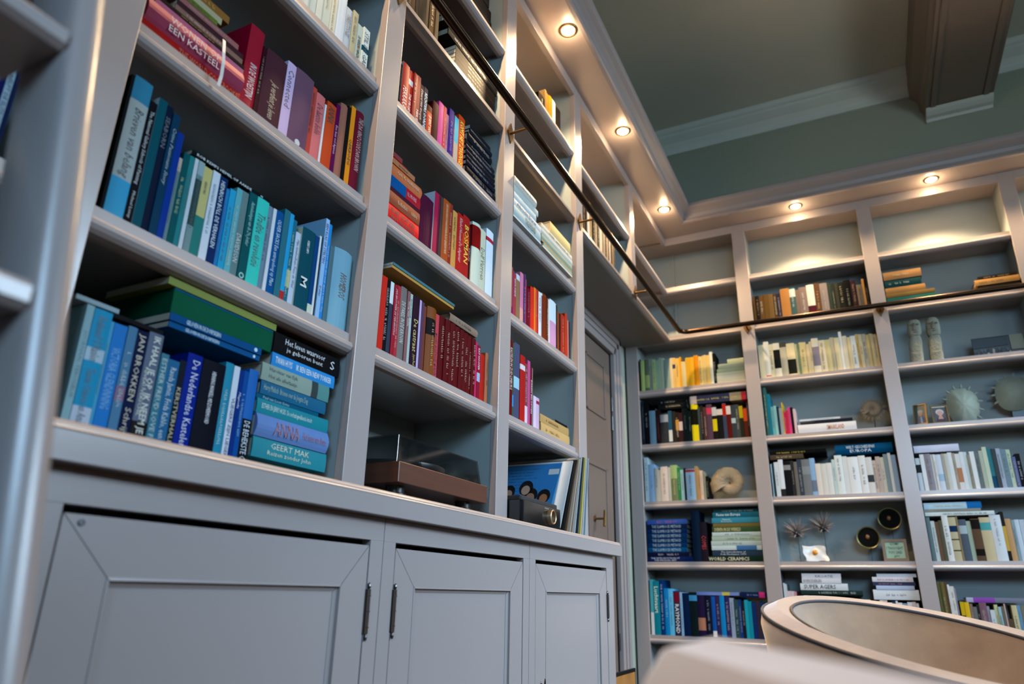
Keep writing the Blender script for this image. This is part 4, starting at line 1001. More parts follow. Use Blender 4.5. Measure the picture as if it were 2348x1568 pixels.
('S',1.39,0.0346,0.221,(192,184,156),dict(b=[(0.2, 0.34, '1c3254'), (0.5, 0.53, '4a3c30'), (0.75, 0.78, '4a3c30')])),
('S',1.4252,0.0078,0.224,(140,124,96),dict(m=1)),
('S',1.4336,0.0342,0.2081,(82,92,104),dict(b=[(0.15, 0.35, 'aab8c0')])),
('S',1.4684,0.0197,0.1993,(160,176,160)),
('S',1.4888,0.0391,0.2105,(96,76,62),dict(b=[(0.02, 0.25, '1c1814'), (0.72, 0.88, '1c1814')])),
('S',1.5285,0.0463,0.2163,(206,192,160),dict(b=[(0.12, 0.3, '5aa0a0')])),
('S',1.5754,0.0475,0.2273,(222,228,232),dict(tx='90a0a8')),
('S',1.6235,0.0151,0.2428,(40,38,34),dict(b=[(0.3, 0.8, 'c8a860')])),
('S',1.6392,0.0244,0.2063,(196,160,122)),
('S',1.6642,0.0139,0.2003,(140,160,166),dict(m=1)),
('S',1.6788,0.0201,0.2014,(206,220,232)),
('S',1.6995,0.0215,0.2009,(196,206,216),dict(m=1)),
('L',1.2898,1.6032,0.2293,0.0207,(222,230,226)),
('L',1.288,1.5467,0.25,0.0144,(150,150,140),dict(m=1)),
('L',1.29,1.5531,0.2644,0.0339,(196,222,236),dict(b=[(0.75, 1, '2070b0')],tx='d8d890'))]),
('c-low','B',0.476,'assorted books on the right bay bottom shelf','right bay lowest visible shelf',[
('S',1.288,0.0142,0.31,(120,112,70)),
('S',1.3028,0.0154,0.31,(110,96,62)),
('S',1.3188,0.0054,0.31,(90,76,54),dict(m=1)),
('S',1.3248,0.0058,0.31,(100,76,54),dict(m=1)),
('S',1.3312,0.0089,0.2975,(230,232,232),dict(m=1)),
('S',1.3407,0.0185,0.2895,(220,216,206)),
('S',1.3598,0.0054,0.2823,(150,146,166),dict(m=1)),
('S',1.3658,0.0075,0.2206,(24,24,22),dict(m=1)),
('S',1.3739,0.0175,0.2149,(206,176,50),dict(b=[(0.3, 0.7, '201c18')])),
('S',1.392,0.0204,0.2136,(222,186,84)),
('S',1.413,0.0134,0.207,(130,110,100),dict(m=1)),
('S',1.427,0.0158,0.1928,(110,110,110),dict(m=1)),
('S',1.4434,0.0112,0.204,(40,38,40),dict(m=1)),
('S',1.4552,0.0307,0.2136,(122,92,102)),
('S',1.4865,0.0106,0.1971,(150,150,166),dict(m=1)),
('S',1.4977,0.0194,0.1801,(206,214,220)),
('S',1.5177,0.0143,0.2049,(200,202,160),dict(m=1)),
('S',1.5326,0.0128,0.1952,(160,190,196),dict(m=1)),
('S',1.546,0.0131,0.1984,(110,104,90),dict(m=1)),
('S',1.5597,0.0054,0.2101,(196,170,170),dict(m=1)),
('S',1.5657,0.0239,0.1394,(90,76,60)),
('S',1.5902,0.0216,0.2037,(204,196,160),dict(tx='404040')),
('S',1.6124,0.0136,0.2041,(110,150,180),dict(m=1)),
('S',1.6267,0.0164,0.2031,(120,120,106),dict(m=1))]),
('c-low2','B',0.476,'assorted books on the right bay bottom shelf','right bay lowest shelf',[
('L',1.4058,1.6493,0.2141,0.0234,(122,126,142),dict(b=[(0, 0.12, 'b0b4cc'), (0.12, 0.5, '8a50a8')]))]),
]
# ---------------------------------------------------------------- books
RND = random.Random(11)
def hexc(h):
    if isinstance(h, tuple): return rgb(*h)
    return rgb(int(h[0:2], 16), int(h[2:4], 16), int(h[4:6], 16))
def h3(h): return h if isinstance(h, tuple) else (int(h[0:2], 16), int(h[2:4], 16), int(h[4:6], 16))
def cmat(h, rough=0.56):
    c = hexc(h); g = 0.3*c[0] + 0.59*c[1] + 0.11*c[2]; c = tuple(max(0.0, g + (v - g)*1.18) for v in c[:3]) + (1.0,)
    return mat('cover_%d_%d_%d' % h3(h), c, rough, noise=0.10, nscale=14, bump=0.04, bscale=120, spec=0.10 if g > 0.05 else 0.03)
PAGES = mat('cream_paper', rgb(214, 206, 186), 0.8, noise=0.08, nscale=60)
def ink(h): return mat('ink_' + h, hexc(h), 0.5)
CN = [('black', 18, 18, 20), ('charcoal', 48, 50, 54), ('grey', 120, 124, 124), ('pale grey', 180, 184, 184), ('white', 232, 234, 234), ('cream', 226, 216, 186), ('tan', 180, 140, 98), ('brown', 100, 66, 42), ('dark brown', 50, 34, 26),
      ('maroon', 90, 22, 28), ('red', 178, 34, 42), ('orange', 218, 92, 42), ('salmon', 206, 112, 100), ('yellow', 232, 196, 70), ('olive', 130, 132, 80), ('green', 50, 120, 74), ('pale green', 176, 196, 160), ('dark green', 30, 62, 50),
      ('teal', 30, 130, 140), ('dark teal', 16, 80, 92), ('turquoise', 84, 206, 192), ('light blue', 140, 185, 215), ('blue', 28, 100, 175), ('cyan blue', 40, 160, 208), ('navy', 18, 32, 72), ('purple', 84, 48, 96), ('mauve', 112, 84, 98), ('pink', 208, 100, 145), ('pale pink', 222, 188, 206), ('slate', 80, 90, 108), ('gold', 236, 180, 84)]
def cname(h):
    r, g, b = h3(h)
    return min(CN, key=lambda c: (c[1]-r)**2 + (c[2]-g)**2 + (c[3]-b)**2)[0]
ONES = ['', 'first', 'second', 'third', 'fourth', 'fifth', 'sixth', 'seventh', 'eighth', 'ninth', 'tenth', 'eleventh', 'twelfth', 'thirteenth', 'fourteenth', 'fifteenth', 'sixteenth', 'seventeenth', 'eighteenth', 'nineteenth', 'twentieth']
def ordn(n):
    if n <= 20: return ONES[n]
    if n < 30: return 'twenty-' + ONES[n-20]
    if n == 30: return 'thirtieth'
    if n < 40: return 'thirty-' + ONES[n-30]
    return 'fortieth' if n == 40 else 'forty-' + ONES[n-40]
SAFE = {'Brieven van belang', 'Traditie en revolutie', 'De castraat', 'IN HET LICHT VAN WAT WIJ WETEN', 'WONEN OP EEN KASTEEL', 'Het leven waarvoor je geboren bent', 'SUPER AGERS', 'WORLD CERAMICS', 'EEN KLAS OP STELTEN',
        'De Nederlandse Kastelengids', 'IK HAAL JE OP, IK NEEM JE MEE', 'KERSTVERHALEN', 'HOMEROS', 'FERRARA', 'THE PROJECT', 'Je verdient je leven', 'Luchtvaart', 'JIJ BENT VAN MIJ'}
_txt = {}
def text_mesh(body, bold, ital):
    key = (body, bold, ital)
    if key in _txt: return _txt[key]
    c = bpy.data.curves.new('lettering', 'FONT'); c.body = body; c.size = 1.0; c.resolution_u = 1
    if bold: c.offset = 0.012
    if ital: c.shear = 0.25
    o = bpy.data.objects.new('lettering', c)
    me = bpy.data.meshes.new_from_object(o)
    V = [tuple(v.co) for v in me.vertices]; F = [tuple(p.vertices) for p in me.polygons]
    bpy.data.objects.remove(o); bpy.data.meshes.remove(me)
    if V:
        x0 = min(v[0] for v in V); x1 = max(v[0] for v in V); y0 = min(v[1] for v in V); y1 = max(v[1] for v in V)
    else: x0 = x1 = y0 = y1 = 0
    _txt[key] = (V, F, x0, x1, y0, y1); return _txt[key]
def put_text(body, origin, right, up, length, height, m, parent, bold=False, ital=False, name='spine_title', maxstretch=1.25):
    V, F, x0, x1, y0, y1 = text_mesh(body, bold, ital)
    if not V or x1 - x0 <= 0: return None
    sy = height / max(0.1, (y1 - y0)); sx = min(length / (x1 - x0), sy * maxstretch)
    if sx < sy * 0.42: sy = sx / 0.42
    o = Vector(origin); r = Vector(right); u = Vector(up); xm = (x0 + x1) / 2; ym = (y0 + y1) / 2
    b = MB().add([o + r * (v[0] - xm) * sx + u * (v[1] - ym) * sy for v in V], F)
    return b.build(name, m, parent)
def marks(rng, origin, right, up, length, height, m, parent, name='spine_title'):
    b = MB(); o = Vector(origin); r = Vector(right); u = Vector(up); s = -length/2; ch = height
    while s < length/2:
        if rng.random() < 0.16: s += ch * 0.6; continue
        w = ch * rng.uniform(0.18, 0.55); h0 = -ch/2 * rng.choice((1, 1, 1, 0.6)); h1 = ch/2 * rng.choice((1, 0.9, 0.55))
        a = o + r*s; c = o + r*(s + w)
        b.add([a + u*h0, c + u*h0, c + u*(h0*0.55), a + u*(h0*0.55)], [(0, 1, 2, 3)])
        b.add([a + u*(h0), a + r*w*0.35 + u*h0, a + r*w*0.35 + u*h1, a + u*h1], [(0, 1, 2, 3)])
        s += w + ch * 0.14
    if not b.v: return
    b.build(name, m, parent)
def make_book(name, wall, lying, p0, thick, length, depth, col, o, rng, hard, label, cat, group, inset):
    # local axes: A = thickness, D = into the shelf, Ln = length (spine)
    if wall == 'L': R_, D_ = Vector((0, 1, 0)), Vector((-1, 0, 0))
    else: R_, D_ = Vector((1, 0, 0)), Vector((0, 1, 0))
    U_ = Vector((0, 0, 1))
    A, Ln = (U_, R_) if lying else (R_, U_)
    base = Vector(p0)
    t = Heap(base) if o.get('m') else thing(name, label, cat, base, group)
    if o.get('box'):
        b = MB().prism([(0, 0), (thick, 0), (thick, depth), (0, depth)], 0, length, lambda a, d, s: A*a + D_*d + Ln*s)
        ob = b.build('case', cmat(col), t, bevel=0.0015)
        if o['box'] == 2: return t
        b = MB().prism([(thick - 0.004, -0.0006), (thick - 0.0006, -0.0006), (thick - 0.0006, 0.0), (thick - 0.004, 0.0)], 0.001, length - 0.001, lambda a, d, s: A*a + D_*d + Ln*s)
        b.build('lid_edge', cmat('105878'), t); return t
    ct = 0.0022 if hard else 0.0007
    ct = min(ct, thick * 0.22)
    bul = (0.16 * min(thick, 0.05)) if o.get('rd') else (0.04 * thick if hard else 0.0)
    n = 6 if bul else 1
    outer = []
    for k in range(n + 1):
        f = k / n; outer.append((thick * f, -bul * math.sin(math.pi * f) if bul else 0.0))
    prof = outer + [(thick, depth), (thick - ct, depth), (thick - ct, ct + 0.001), (ct, ct + 0.001), (ct, depth), (0, depth)]
    cuts = [(0.0, 1.0, 0)]; mats = [cmat(col)]; bands = sorted(o.get('b', []))
    if bands:
        cuts = []; s = 0.0
        for a, b_, c in bands:
            a = max(a, s)
            if a > s + 1e-3: cuts.append((s, a, 0))
            mats.append(cmat(c)); cuts.append((a, b_, len(mats)-1)); s = b_
        if s < 0.999: cuts.append((s, 1.0, 0))
    m = MB(); np_ = len(prof)
    lev = sorted({c[0] for c in cuts} | {c[1] for c in cuts}); 
    def along(f): return length * (f if lying else 1 - f)
    for f in lev:
        for a, d in prof: m.v.append(tuple(A*a + D_*d + Ln*along(f)))
    for j, (f0, f1, mi) in enumerate(cuts):
        i0, i1 = lev.index(f0) * np_, lev.index(f1) * np_
        for i in range(np_):
            q = mi if i < n or i == n or True else 0
            if i >= n + 1 and i <= n + 4: q = 0
            m.f.append((i0+i, i0+(i+1) % np_, i1+(i+1) % np_, i1+i)); m.m.append(q)
    L_ = (len(lev) - 1) * np_
    for b0, mi in ((0, cuts[0][2]), (L_, cuts[-1][2])):
        # ends as strips (concave outline)
        nn = n + 1
        m.f.append(tuple(b0 + i for i in list(range(nn)) + [nn + 2, nn + 3])); m.m.append(mi)
        m.f.append((b0 + nn - 1, b0 + nn, b0 + nn + 1, b0 + nn + 2)); m.m.append(mi)
        m.f.append((b0, b0 + nn + 3, b0 + nn + 4, b0 + nn + 5)); m.m.append(mi)
    if o.get('side'):
        mats.append(cmat(o['side'])); si = len(mats) - 1
        for fi, fc in enumerate(m.f):
            if len(fc) == 4 and all(i % np_ in (0, np_ - 1) for i in fc): m.m[fi] = si
    cv = m.build('cover', mats, t)
    ins = 0.003 if hard else 0.0003
    pg = MB().prism([(ct, ct + 0.001), (thick - ct, ct + 0.001), (thick - ct, depth - 0.003), (ct, depth - 0.003)], ins, length - ins, lambda a, d, s: A*a + D_*d + Ln*s)
    pg.build('page_block', cmat(o['pg'], 0.8) if 'pg' in o else PAGES, t)
    # lettering
    rd, ud = (R_, U_) if lying else (-U_, R_)
    face = -bul - 0.0005
    z0, z1 = o.get('tz', (0.1, 0.9))
    def ctr(f): return A*(thick/2) + D_*face + Ln*along(f)
    if 't' in o:
        ic = ink(o.get('tc', 'e0e0e0')); f = o.get('f', '')
        body = o['t']; hh = thick * (0.62 if len(body) > 3 else 0.7)
        if o.get('t2') and not (lying and thick < 0.03 and z1 > .8):
            gap = z1 + 0.03
            if gap < 0.9: put_text(o['t2'], ctr((gap + 0.97)/2), rd, ud, (0.97 - gap)*length*0.9, hh*0.75, ic, t, f == 'b', f == 'i')
            else: put_text(o['t2'], ctr((z0+z1)/2) + A*(-thick*0.28), rd, ud, (z1-z0)*length*0.6, hh*0.35, ic, t); 
        if len(body) > 16 and thick > 0.03 and lying:
            w_ = body.split(' '); k = (len(w_)+1)//2; l1, l2 = ' '.join(w_[:k]), ' '.join(w_[k:])
            put_text(l1, ctr((z0+z1)/2) + A*(thick*0.2), rd, ud, (z1-z0)*length, hh*0.48, ic, t, f == 'b', f == 'i')
            put_text(l2, ctr((z0+z1)/2) - A*(thick*0.2), rd, ud, (z1-z0)*length, hh*0.48, ic, t, f == 'b', f == 'i')
        else: put_text(body, ctr((z0+z1)/2), rd, ud, (z1-z0)*length, hh, ic, t, f == 'b', f == 'i')
    elif 'tx' in o or 'mk' in o:
        a = rng.uniform(0.08, 0.3); b_ = rng.uniform(0.6, 0.92)
        marks(rng, ctr((a+b_)/2), rd, ud, (b_-a)*length, min(0.011, thick*rng.uniform(0.3, 0.5)), ink(o.get('tx', o.get('mk'))), t)
    if o.get('deco'):
        f = 0.93; c = ctr(f); r0 = min(thick*0.3, 0.008); b = MB()
        for k in range(16):
            a0, a1 = 2*math.pi*k/16, 2*math.pi*(k+1)/16; ri = r0*0.6 if o['deco'] == 'ring' else 0.0
            P = lambda r, a: c + A*r*math.cos(a) + Ln*r*math.sin(a)
            b.add([P(ri, a0), P(r0, a0), P(r0, a1), P(ri, a1)], [(0, 1, 2, 3)])
        ob = b.build('publisher_mark', ink(o.get('tc', 'd8d8d8')), t)
    return t
AUTO = {'B': 0.45, 'L': 0.15}
for key, wall, z, group, place, items in BOOKS:
    si = li = 0
    ns = sum(1 for i in items if i[0] == 'S'); nl = len(items) - ns
    for it in items:
        o = dict(it[5]) if len(it) > 5 and it[0] == 'S' else (dict(it[6]) if len(it) > 6 else {})
        rng = random.Random(str(it[1]) + key)
        lying = it[0] == 'L'
        if not lying:
            _, a, w, h, col = it[:5]; si += 1
            th, ln = w, h; hard = bool(o.get('rd')) or w > 0.026 or rng.random() < 0.3
            size = 'slim' if w < 0.014 else ('thick' if w > 0.034 else ('tall' if h > 0.24 else ''))
            zz = z; a0 = a
            pos = '%s from the left on the %s' % (ordn(si), place)
            if ns > 3 and si == 1: pos = 'first on the left of the %s' % place
            dep = min(h * 0.66, 0.175 if wall == 'B' else 0.2)
        else:
            _, a, b_, z0, th, col = it[:6]; li += 1
            ln = b_ - a; zz = z + z0; a0 = a; hard = bool(o.get('rd')) or th > 0.02
            size = 'slim' if th < 0.012 else ('thick' if th > 0.035 else '')
            pos = 'lying %s from the bottom on the %s' % (ordn(li), place)
            if nl == 1: pos = 'lying flat on the %s' % place
            dep = min(max(ln * 0.66, 0.12), 0.19 if wall == 'B' else 0.25)
        off = -o.get('x') if 'x' in o and o['x'] else (0.0 if 'x' in o else 0.03)
        off += rng.uniform(0, 0.004) if 'x' not in o else 0.001
        kind = 'box' if key == 'mid-top' else ('disc case' if key == 'a-dark' else 'book')
        zz += 0.0006 + (ZW - z if z < 0.885 and wall == 'L' else 0)
        if lying: th -= 0.0006
        title = ''
        if o.get('t') in SAFE: title = ' titled ' + o['t'].replace(',', '')
        words = ('%s %s %s' % (size, cname(col), kind)).split()
        if title and len((' '.join(words) + title + ' on the ' + place).split()) <= 16: lab = ' '.join(words) + title + ' on the ' + place
        else:
            lab = ' '.join(words) + ', ' + pos
            if len(lab.split()) > 16 and size: lab = ' '.join(words[1:]) + ', ' + pos
            if len(lab.split()) > 16: lab = lab.replace('from the left on the', 'from left on')
            if len(lab.split()) > 16: lab = lab.replace('from the bottom on the', 'from bottom on')
        if not ('t' in o or 'tx' in o or o.get('b') or o.get('box')) and rng.random() < AUTO[wall]:
            r = sum(h3(col)); o['mk'] = '6a645c' if r > 380 else 'b8b4a4'
        p = (-off, a0, zz) if wall == 'L' else (a0, YF + off, zz)
        if kind == 'box': o['box'] = 2
        make_book('storage_box' if kind == 'box' else kind.replace(' ', '_'), wall, lying, p, th, ln, dep, col, o, rng, hard, lab, kind, group, 0)

hb = HEAP['mb'].build('book', HEAP['mats'])
tag(hb, 'smaller and more hidden books filling out the upper, corner and far shelves', 'book', 'books on the shelves', 'stuff')

# ---------------------------------------------------------------- turntable, radio, records
WALNUT = mat('walnut_veneer', rgb(96, 52, 32), 0.35, noise=0.3, nscale=6)
def wood(m):
    nt = m.node_tree; n = [x for x in nt.nodes if x.type == 'TEX_NOISE'][0]; mp = nt.nodes.new('ShaderNodeMapping'); tc = [x for x in nt.nodes if x.type == 'TEX_COORD'][0]
    mp.inputs['Scale'].default_value = (1, 1.2, 14); nt.links.new(tc.outputs['Object'], mp.inputs[0]); nt.links.new(mp.outputs[0], n.inputs['Vector'])
wood(WALNUT)
def glassmat(name, col, alpha=0.25, rough=0.05):
    m = mat(name, col, rough); b = m.node_tree.nodes['Principled BSDF']; b.inputs['Alpha'].default_value = alpha; b.inputs['Coat Weight'].default_value = 1.0; b.inputs['Coat Roughness'].default_value = 0.03
    return m
SMOKE = glassmat('smoked_acrylic', rgb(22, 26, 28), 0.55)
CHROME = mat('polished_chrome', rgb(200, 200, 200), 0.12, 1.0)
WHITE = mat('white_glaze', rgb(236, 236, 234), 0.25)
t = thing('turntable', 'walnut record player with a smoked dust cover on the worktop', 'turntable', (-0.14, 2.41, ZW))
def loc(o, par): o.location = -par.location; return o
def pb(mb, name, m, par, **k):
    o = mb.build(name, m, par, **k); o.matrix_parent_inverse = Matrix.Translation(-par.location); return o
ZT = ZW + 0.0005
pb(MB().box(-0.30, 0.0, 2.185, 2.641, 0.940, 0.991), 'plinth', WALNUT, t, bevel=0.002)
for fx in (-0.05, -0.25):
    for fy in (2.245, 2.585):
        pb(MB().lathe([(0.026, 0), (0.026, 0.010), (0.0265, 0.011)], (fx, fy, ZT), n=28).lathe([(0.024, 0.013), (0.024, 0.020)], (fx, fy, ZT), n=28).lathe([(0.029, 0.022), (0.029, 0.032), (0.024, 0.034), (0.024, 0.055)], (fx, fy, ZT), n=28), 'foot', BLACK, t, smooth=True)
        pb(MB().lathe([(0.0268, 0.009), (0.0268, 0.013)], (fx, fy, ZT), n=28).lathe([(0.0268, 0.019), (0.0268, 0.0225)], (fx, fy, ZT), n=28), 'foot_ring', CHROME, t)
pb(MB().lathe([(0.148, 0), (0.15, 0.004), (0.15, 0.016), (0.146, 0.018), (0.05, 0.019), (0.0045, 0.019), (0.004, 0.03), (0.001, 0.031)], (-0.155, 2.365, 0.992), n=48), 'platter', BLACK, t, smooth=True)
ta = MB().lathe([(0.026, 0), (0.026, 0.02), (0.018, 0.024), (0.014, 0.04)], (-0.22, 2.575, 0.992), n=24).tube([(-0.25, 2.585, 1.028), (-0.22, 2.575, 1.028), (-0.10, 2.55, 1.027), (-0.05, 2.50, 1.024)], 0.0045, 10)
ta.lathe([(0.016, 0), (0.016, 0.02)], (-0.27, 2.585, 1.028), 'x', 18).box(-0.062, -0.038, 2.465, 2.505, 1.012, 1.030)
pb(ta, 'tonearm', BLACK, t)
c0, c1, e0, e1, ht = -0.285, -0.016, 2.196, 2.632, 1.063
cv = MB()
def wallq(a, b, c, d): pass
k = 0.010
O = [(c0, e0), (c1, e0), (c1, e1), (c0, e1)]; Tt = [(c0 + k, e0 + k), (c1 - k*.6, e0 + k), (c1 - k*.6, e1 - k*1.6), (c0 + k, e1 - k*1.6)]
def shell(ins, zb, zt):
    o_ = [(O[i][0] + ins*(1 if O[i][0] < -.1 else -1), O[i][1] + ins*(1 if O[i][1] < 2.4 else -1), zb) for i in range(4)]
    t_ = [(Tt[i][0] + ins*(1 if Tt[i][0] < -.1 else -1), Tt[i][1] + ins*(1 if Tt[i][1] < 2.4 else -1), zt) for i in range(4)]
    return o_ + t_
vs = shell(0, 0.9915, ht) + shell(0.003, 0.9915, ht - 0.003)
fs = [(i, (i+1) % 4, 4 + (i+1) % 4, 4 + i) for i in range(4)] + [(4, 5, 6, 7)] + [(8+(i+1) % 4, 8+i, 12+i, 12+(i+1) % 4) for i in range(4)] + [(15, 14, 13, 12)] + [(i, (i+1) % 4, 8+(i+1) % 4, 8+i) for i in range(4)]
cv.add(vs, fs); pb(cv, 'dust_cover', SMOKE, t, bevel=0.0012)
for hy in (2.27, 2.56): pb(MB().box(-0.298, -0.280, hy - 0.02, hy + 0.02, 0.985, 1.01), 'hinge', BLACK, t)
# radio with a ring-shaped dial
GL = mat('black_gloss_lacquer', rgb(10, 11, 13), 0.12, coat=0.6)
t = thing('radio', 'black rounded tabletop radio with a brass ring dial, before the record sleeves', 'radio', (-0.02, 2.94, ZW))
def rrect(x0, x1, y0, y1, r, n=6):
    out = []
    for cx, cy, a0 in ((x1 - r, y1 - r, 0), (x0 + r, y1 - r, 90), (x0 + r, y0 + r, 180), (x1 - r, y0 + r, 270)):
        for k_ in range(n + 1):
            a = math.radians(a0 + 90*k_/n); out.append((cx + r*math.cos(a), cy + r*math.sin(a)))
    return out
pb(MB().prism(rrect(-0.10, 0.05, 2.784, 3.096, 0.010), ZT + 0.004, 0.968, lambda p, q, s: (p, q, s)), 'body', GL, t, bevel=0.001)
pb(MB().prism(rrect(-0.09, 0.044, 2.786, 3.082, 0.012), 0.9682, 0.983, lambda p, q, s: (p, q, s)), 'lid', mat('black_speaker_cloth', rgb(22, 22, 24), 0.8, bump=0.3, bscale=400), t, bevel=0.003)
pb(MB().lathe([(0.024, 0.0), (0.0240, 0.014), (0.0215, 0.0160), (0.019, 0.014), (0.019, 0.002), (0.001, 0.001)], (0.0502, 2.995, 0.934), 'x', 36), 'dial_ring', mat('champagne_metal', rgb(190, 165, 135), 0.5, 1.0), t, smooth=True)
ob = MB()
for k_ in range(3): ob.box(0.0501, 0.0505, 2.955 + 0.012*k_, 2.960 + 0.012*k_, 0.9585, 0.9615)
pb(ob, 'preset_mark', mat('pale_print', rgb(190, 190, 190), 0.5), t)
for fx, fy in ((-0.08, 2.81), (-0.08, 3.07), (0.03, 2.81), (0.03, 3.07)): pb(MB().lathe([(0.008, 0), (0.008, 0.0035)], (fx, fy, ZT), n=12), 'foot', BLACK, t)
# record sleeves
def sleeve(yb, deg, xf, th, col, lab, art=None, size=0.315, name='record_sleeve', edge=None):
    a = math.radians(deg); U = Vector((0, math.sin(a), math.cos(a))); N = Vector((0, math.cos(a), -math.sin(a)))
    B = Vector((xf, yb, ZW + 0.001 + th * math.sin(a)))
    t = thing(name, lab, 'record', B, 'record sleeves beside the radio')
    prof = [(0, 0), (th, 0), (th, size), (0, size)]
    m = MB().prism(prof, 0, -size, lambda p, q, s: N*p + U*q + Vector((s, 0, 0)))
    m.build('sleeve', [mat('sleeve_' + lab.replace(' ', '_')[:18], col, 0.3, noise=0.08, nscale=12)], t)
    if art: art(t, lambda s, q, d=0.0004: Vector((s, 0, 0)) + U*q - N*d, U)
    return t
def blue_art(t, P, U):
    m = MB(); m.add([P(-0.006, 0.004), P(-0.307, 0.004), P(-0.307, 0.306), P(-0.006, 0.306)], [(0, 1, 2, 3)])
    m.build('printed_picture', mat('sky_blue_print', rgb(58, 140, 205), 0.3, noise=0.2, nscale=4), t)
    m = MB(); m.add([P(-0.012, 0.255, .0008), P(-0.055, 0.255, .0008), P(-0.055, 0.28, .0008), P(-0.012, 0.28, .0008)], [(0, 1, 2, 3)]); m.build('white_label', WHITE, t)
    rng = random.Random(4); ik = ink('1c4a78')
    for k_ in range(9):
        q = 0.285 - 0.014*k_; marks(rng, P(-0.17, q, .0008), Vector((1, 0, 0)), U, 0.10 if k_ % 3 else 0.15, 0.005, ik, t, 'small_print')
    for (s, q, r, c) in ((-0.27, 0.183, 0.028, (66, 44, 34)), (-0.205, 0.178, 0.024, (196, 150, 126)), (-0.135, 0.193, 0.026, (206, 160, 136)), (-0.11, 0.158, 0.026, (180, 130, 106)), (-0.055, 0.153, 0.024, (190, 120, 80))):
        for rr, dq, cc, dd in ((r*1.3, 0.006, rgb(26, 20, 18), .0008), (r*0.8, -0.004, rgb(*c), .0012)):
            m = MB(); vs = [P(s + rr*math.cos(6.283*i/20)*0.85, q + dq + rr*math.sin(6.283*i/20), dd) for i in range(20)]
            m.add(vs, [tuple(range(20))]); m.build('portrait', mat('print_%d_%d' % (int(cc[0]*999), int(cc[1]*999)), cc, 0.4), t)
        m = MB(); m.add([P(s - r*1.5, q - r*2.6, .0007), P(s + r*1.5, q - r*2.6, .0007), P(s + r*0.6, q - r*0.7, .0007), P(s - r*0.6, q - r*0.7, .0007)], [(0, 1, 2, 3)]); m.build('shirt', WHITE, t)
sleeve(3.1185, 27, -0.003, 0.003, rgb(226, 232, 236), 'bright blue record sleeve picturing five laughing people, leaning behind the radio', blue_art, 0.312)
for yb, dg, xf, th, col, lab in ((3.1235, 27, 0.03, 0.003, (232, 238, 240), 'plain white record sleeve directly behind the blue one'),
        (3.142, 26, 0.042, 0.010, (34, 28, 26), 'thick black record sleeve behind the plain white one'),
        (3.166, 24, 0.040, 0.005, (150, 104, 60), 'worn brown record sleeve with gilt edges'),
        (3.188, 21.5, 0.044, 0.004, (206, 190, 170), 'scuffed beige record sleeve in front of the pale ones'),
        (3.208, 19, 0.046, 0.003, (190, 170, 150), 'dull tan record sleeve among the leaning records'),
        (3.232, 16.5, 0.046, 0.003, (220, 226, 226), 'thin pale record sleeve left of the dark striped one'),
        (3.256, 14.5, 0.048, 0.004, (40, 60, 76), 'dark blue record sleeve beside the yellow one'),
        (3.284, 13, 0.048, 0.006, (226, 200, 96), 'yellow record sleeve near the end of the row'),
        (3.306, 11.5, 0.049, 0.003, (228, 232, 232), 'white record sleeve between the yellow one and the bag'),
        (3.330, 10, 0.050, 0.004, (176, 196, 206), 'grey-blue record sleeve in clear plastic, last of the row')):
    sleeve(yb, dg, xf, th, rgb(*col), lab)
# ---------------------------------------------------------------- things on the far shelves
STONE = mat('rough_grey_stone', rgb(142, 142, 124), 0.9, noise=0.25, nscale=30, bump=0.6, bscale=90)
SHELLM = mat('bleached_shell', rgb(176, 186, 168), 0.7, noise=0.16, nscale=20, bump=0.4, bscale=50)
FOSS = mat('sandy_fossil', rgb(178, 158, 126), 0.8, noise=0.25, nscale=26, bump=0.6, bscale=60)
def carve(prof, x, y, z, depth): pass
def stone_fig(x0, x1, h, hh, lab, dx):
    z = ZB[4] + 0.001; w = x1 - x0; cx = (x0 + x1)/2
    t = thing('stone_figure', lab, 'figurine', (cx, 5.22, z), 'stone head figures')
    sec = [(0.0, 0.47, 0.9), (0.25*h/.255, 0, 0)]
    def loft(levels, name, mt):
        m = MB(); n = 16; vs = []; fs = []
        for (zz, hw, hd, ox) in levels:
            for k_ in range(n):
                a = 2*math.pi*(k_ + .5)/n; c, s = math.cos(a), math.sin(a); e = 0.55
                vs.append((ox + hw*math.copysign(abs(c)**e, c), hd*math.copysign(abs(s)**e, s), zz))
        L_ = len(levels)
        for j in range(L_-1):
            for k_ in range(n): fs.append((j*n+k_, j*n+(k_+1) % n, (j+1)*n+(k_+1) % n, (j+1)*n+k_))
        fs += [tuple(range(n))[::-1], tuple(range((L_-1)*n, L_*n))]
        m.add(vs, fs); return m.build(name, mt, t, smooth=True)
    hb = h - hh; w2 = w/2
    loft([(0, w2*.95, .026, 0), (hb*.35, w2*.98, .027, dx*.2), (hb*.36, w2*.93, .025, dx*.2), (hb*.75, w2*.97, .026, dx*.5), (hb*.93, w2*.8, .022, dx*.7), (hb, w2*.72, .02, dx*.7)], 'torso', STONE)
    loft([(hb - .001, w2*.8, .024, dx*.7), (hb + .012, w2*.98, .029, dx*.8), (hb + hh*.55, w2*1.0, .03, dx*.9), (hb + hh*.85, w2*.9, .027, dx), (h, w2*.55, .016, dx)], 'head', STONE)
    f = MB(); ox = dx*.9; zf = hb + hh*.5; yf = -.031
    f.prism([(-.006, -.022), (.006, -.022), (.0035, .022), (-.0035, .022)], -.028, -.037, lambda p, q, s: (ox + p, s, zf + q))
    for sx in (-1, 1): f.ico((ox + sx*w2*.5, -.029, zf + .013), .0085, .0045, .005, 10, 6)
    f.ico((ox, -.0285, zf - .032), .012, .0045, .0035, 10, 6)
    f.build('face', mat('carved_stone_face', rgb(104, 104, 90), 0.9), t)
stone_fig(1.352, 1.424, 0.262, 0.098, 'left grey stone figure with a square carved head', .018)
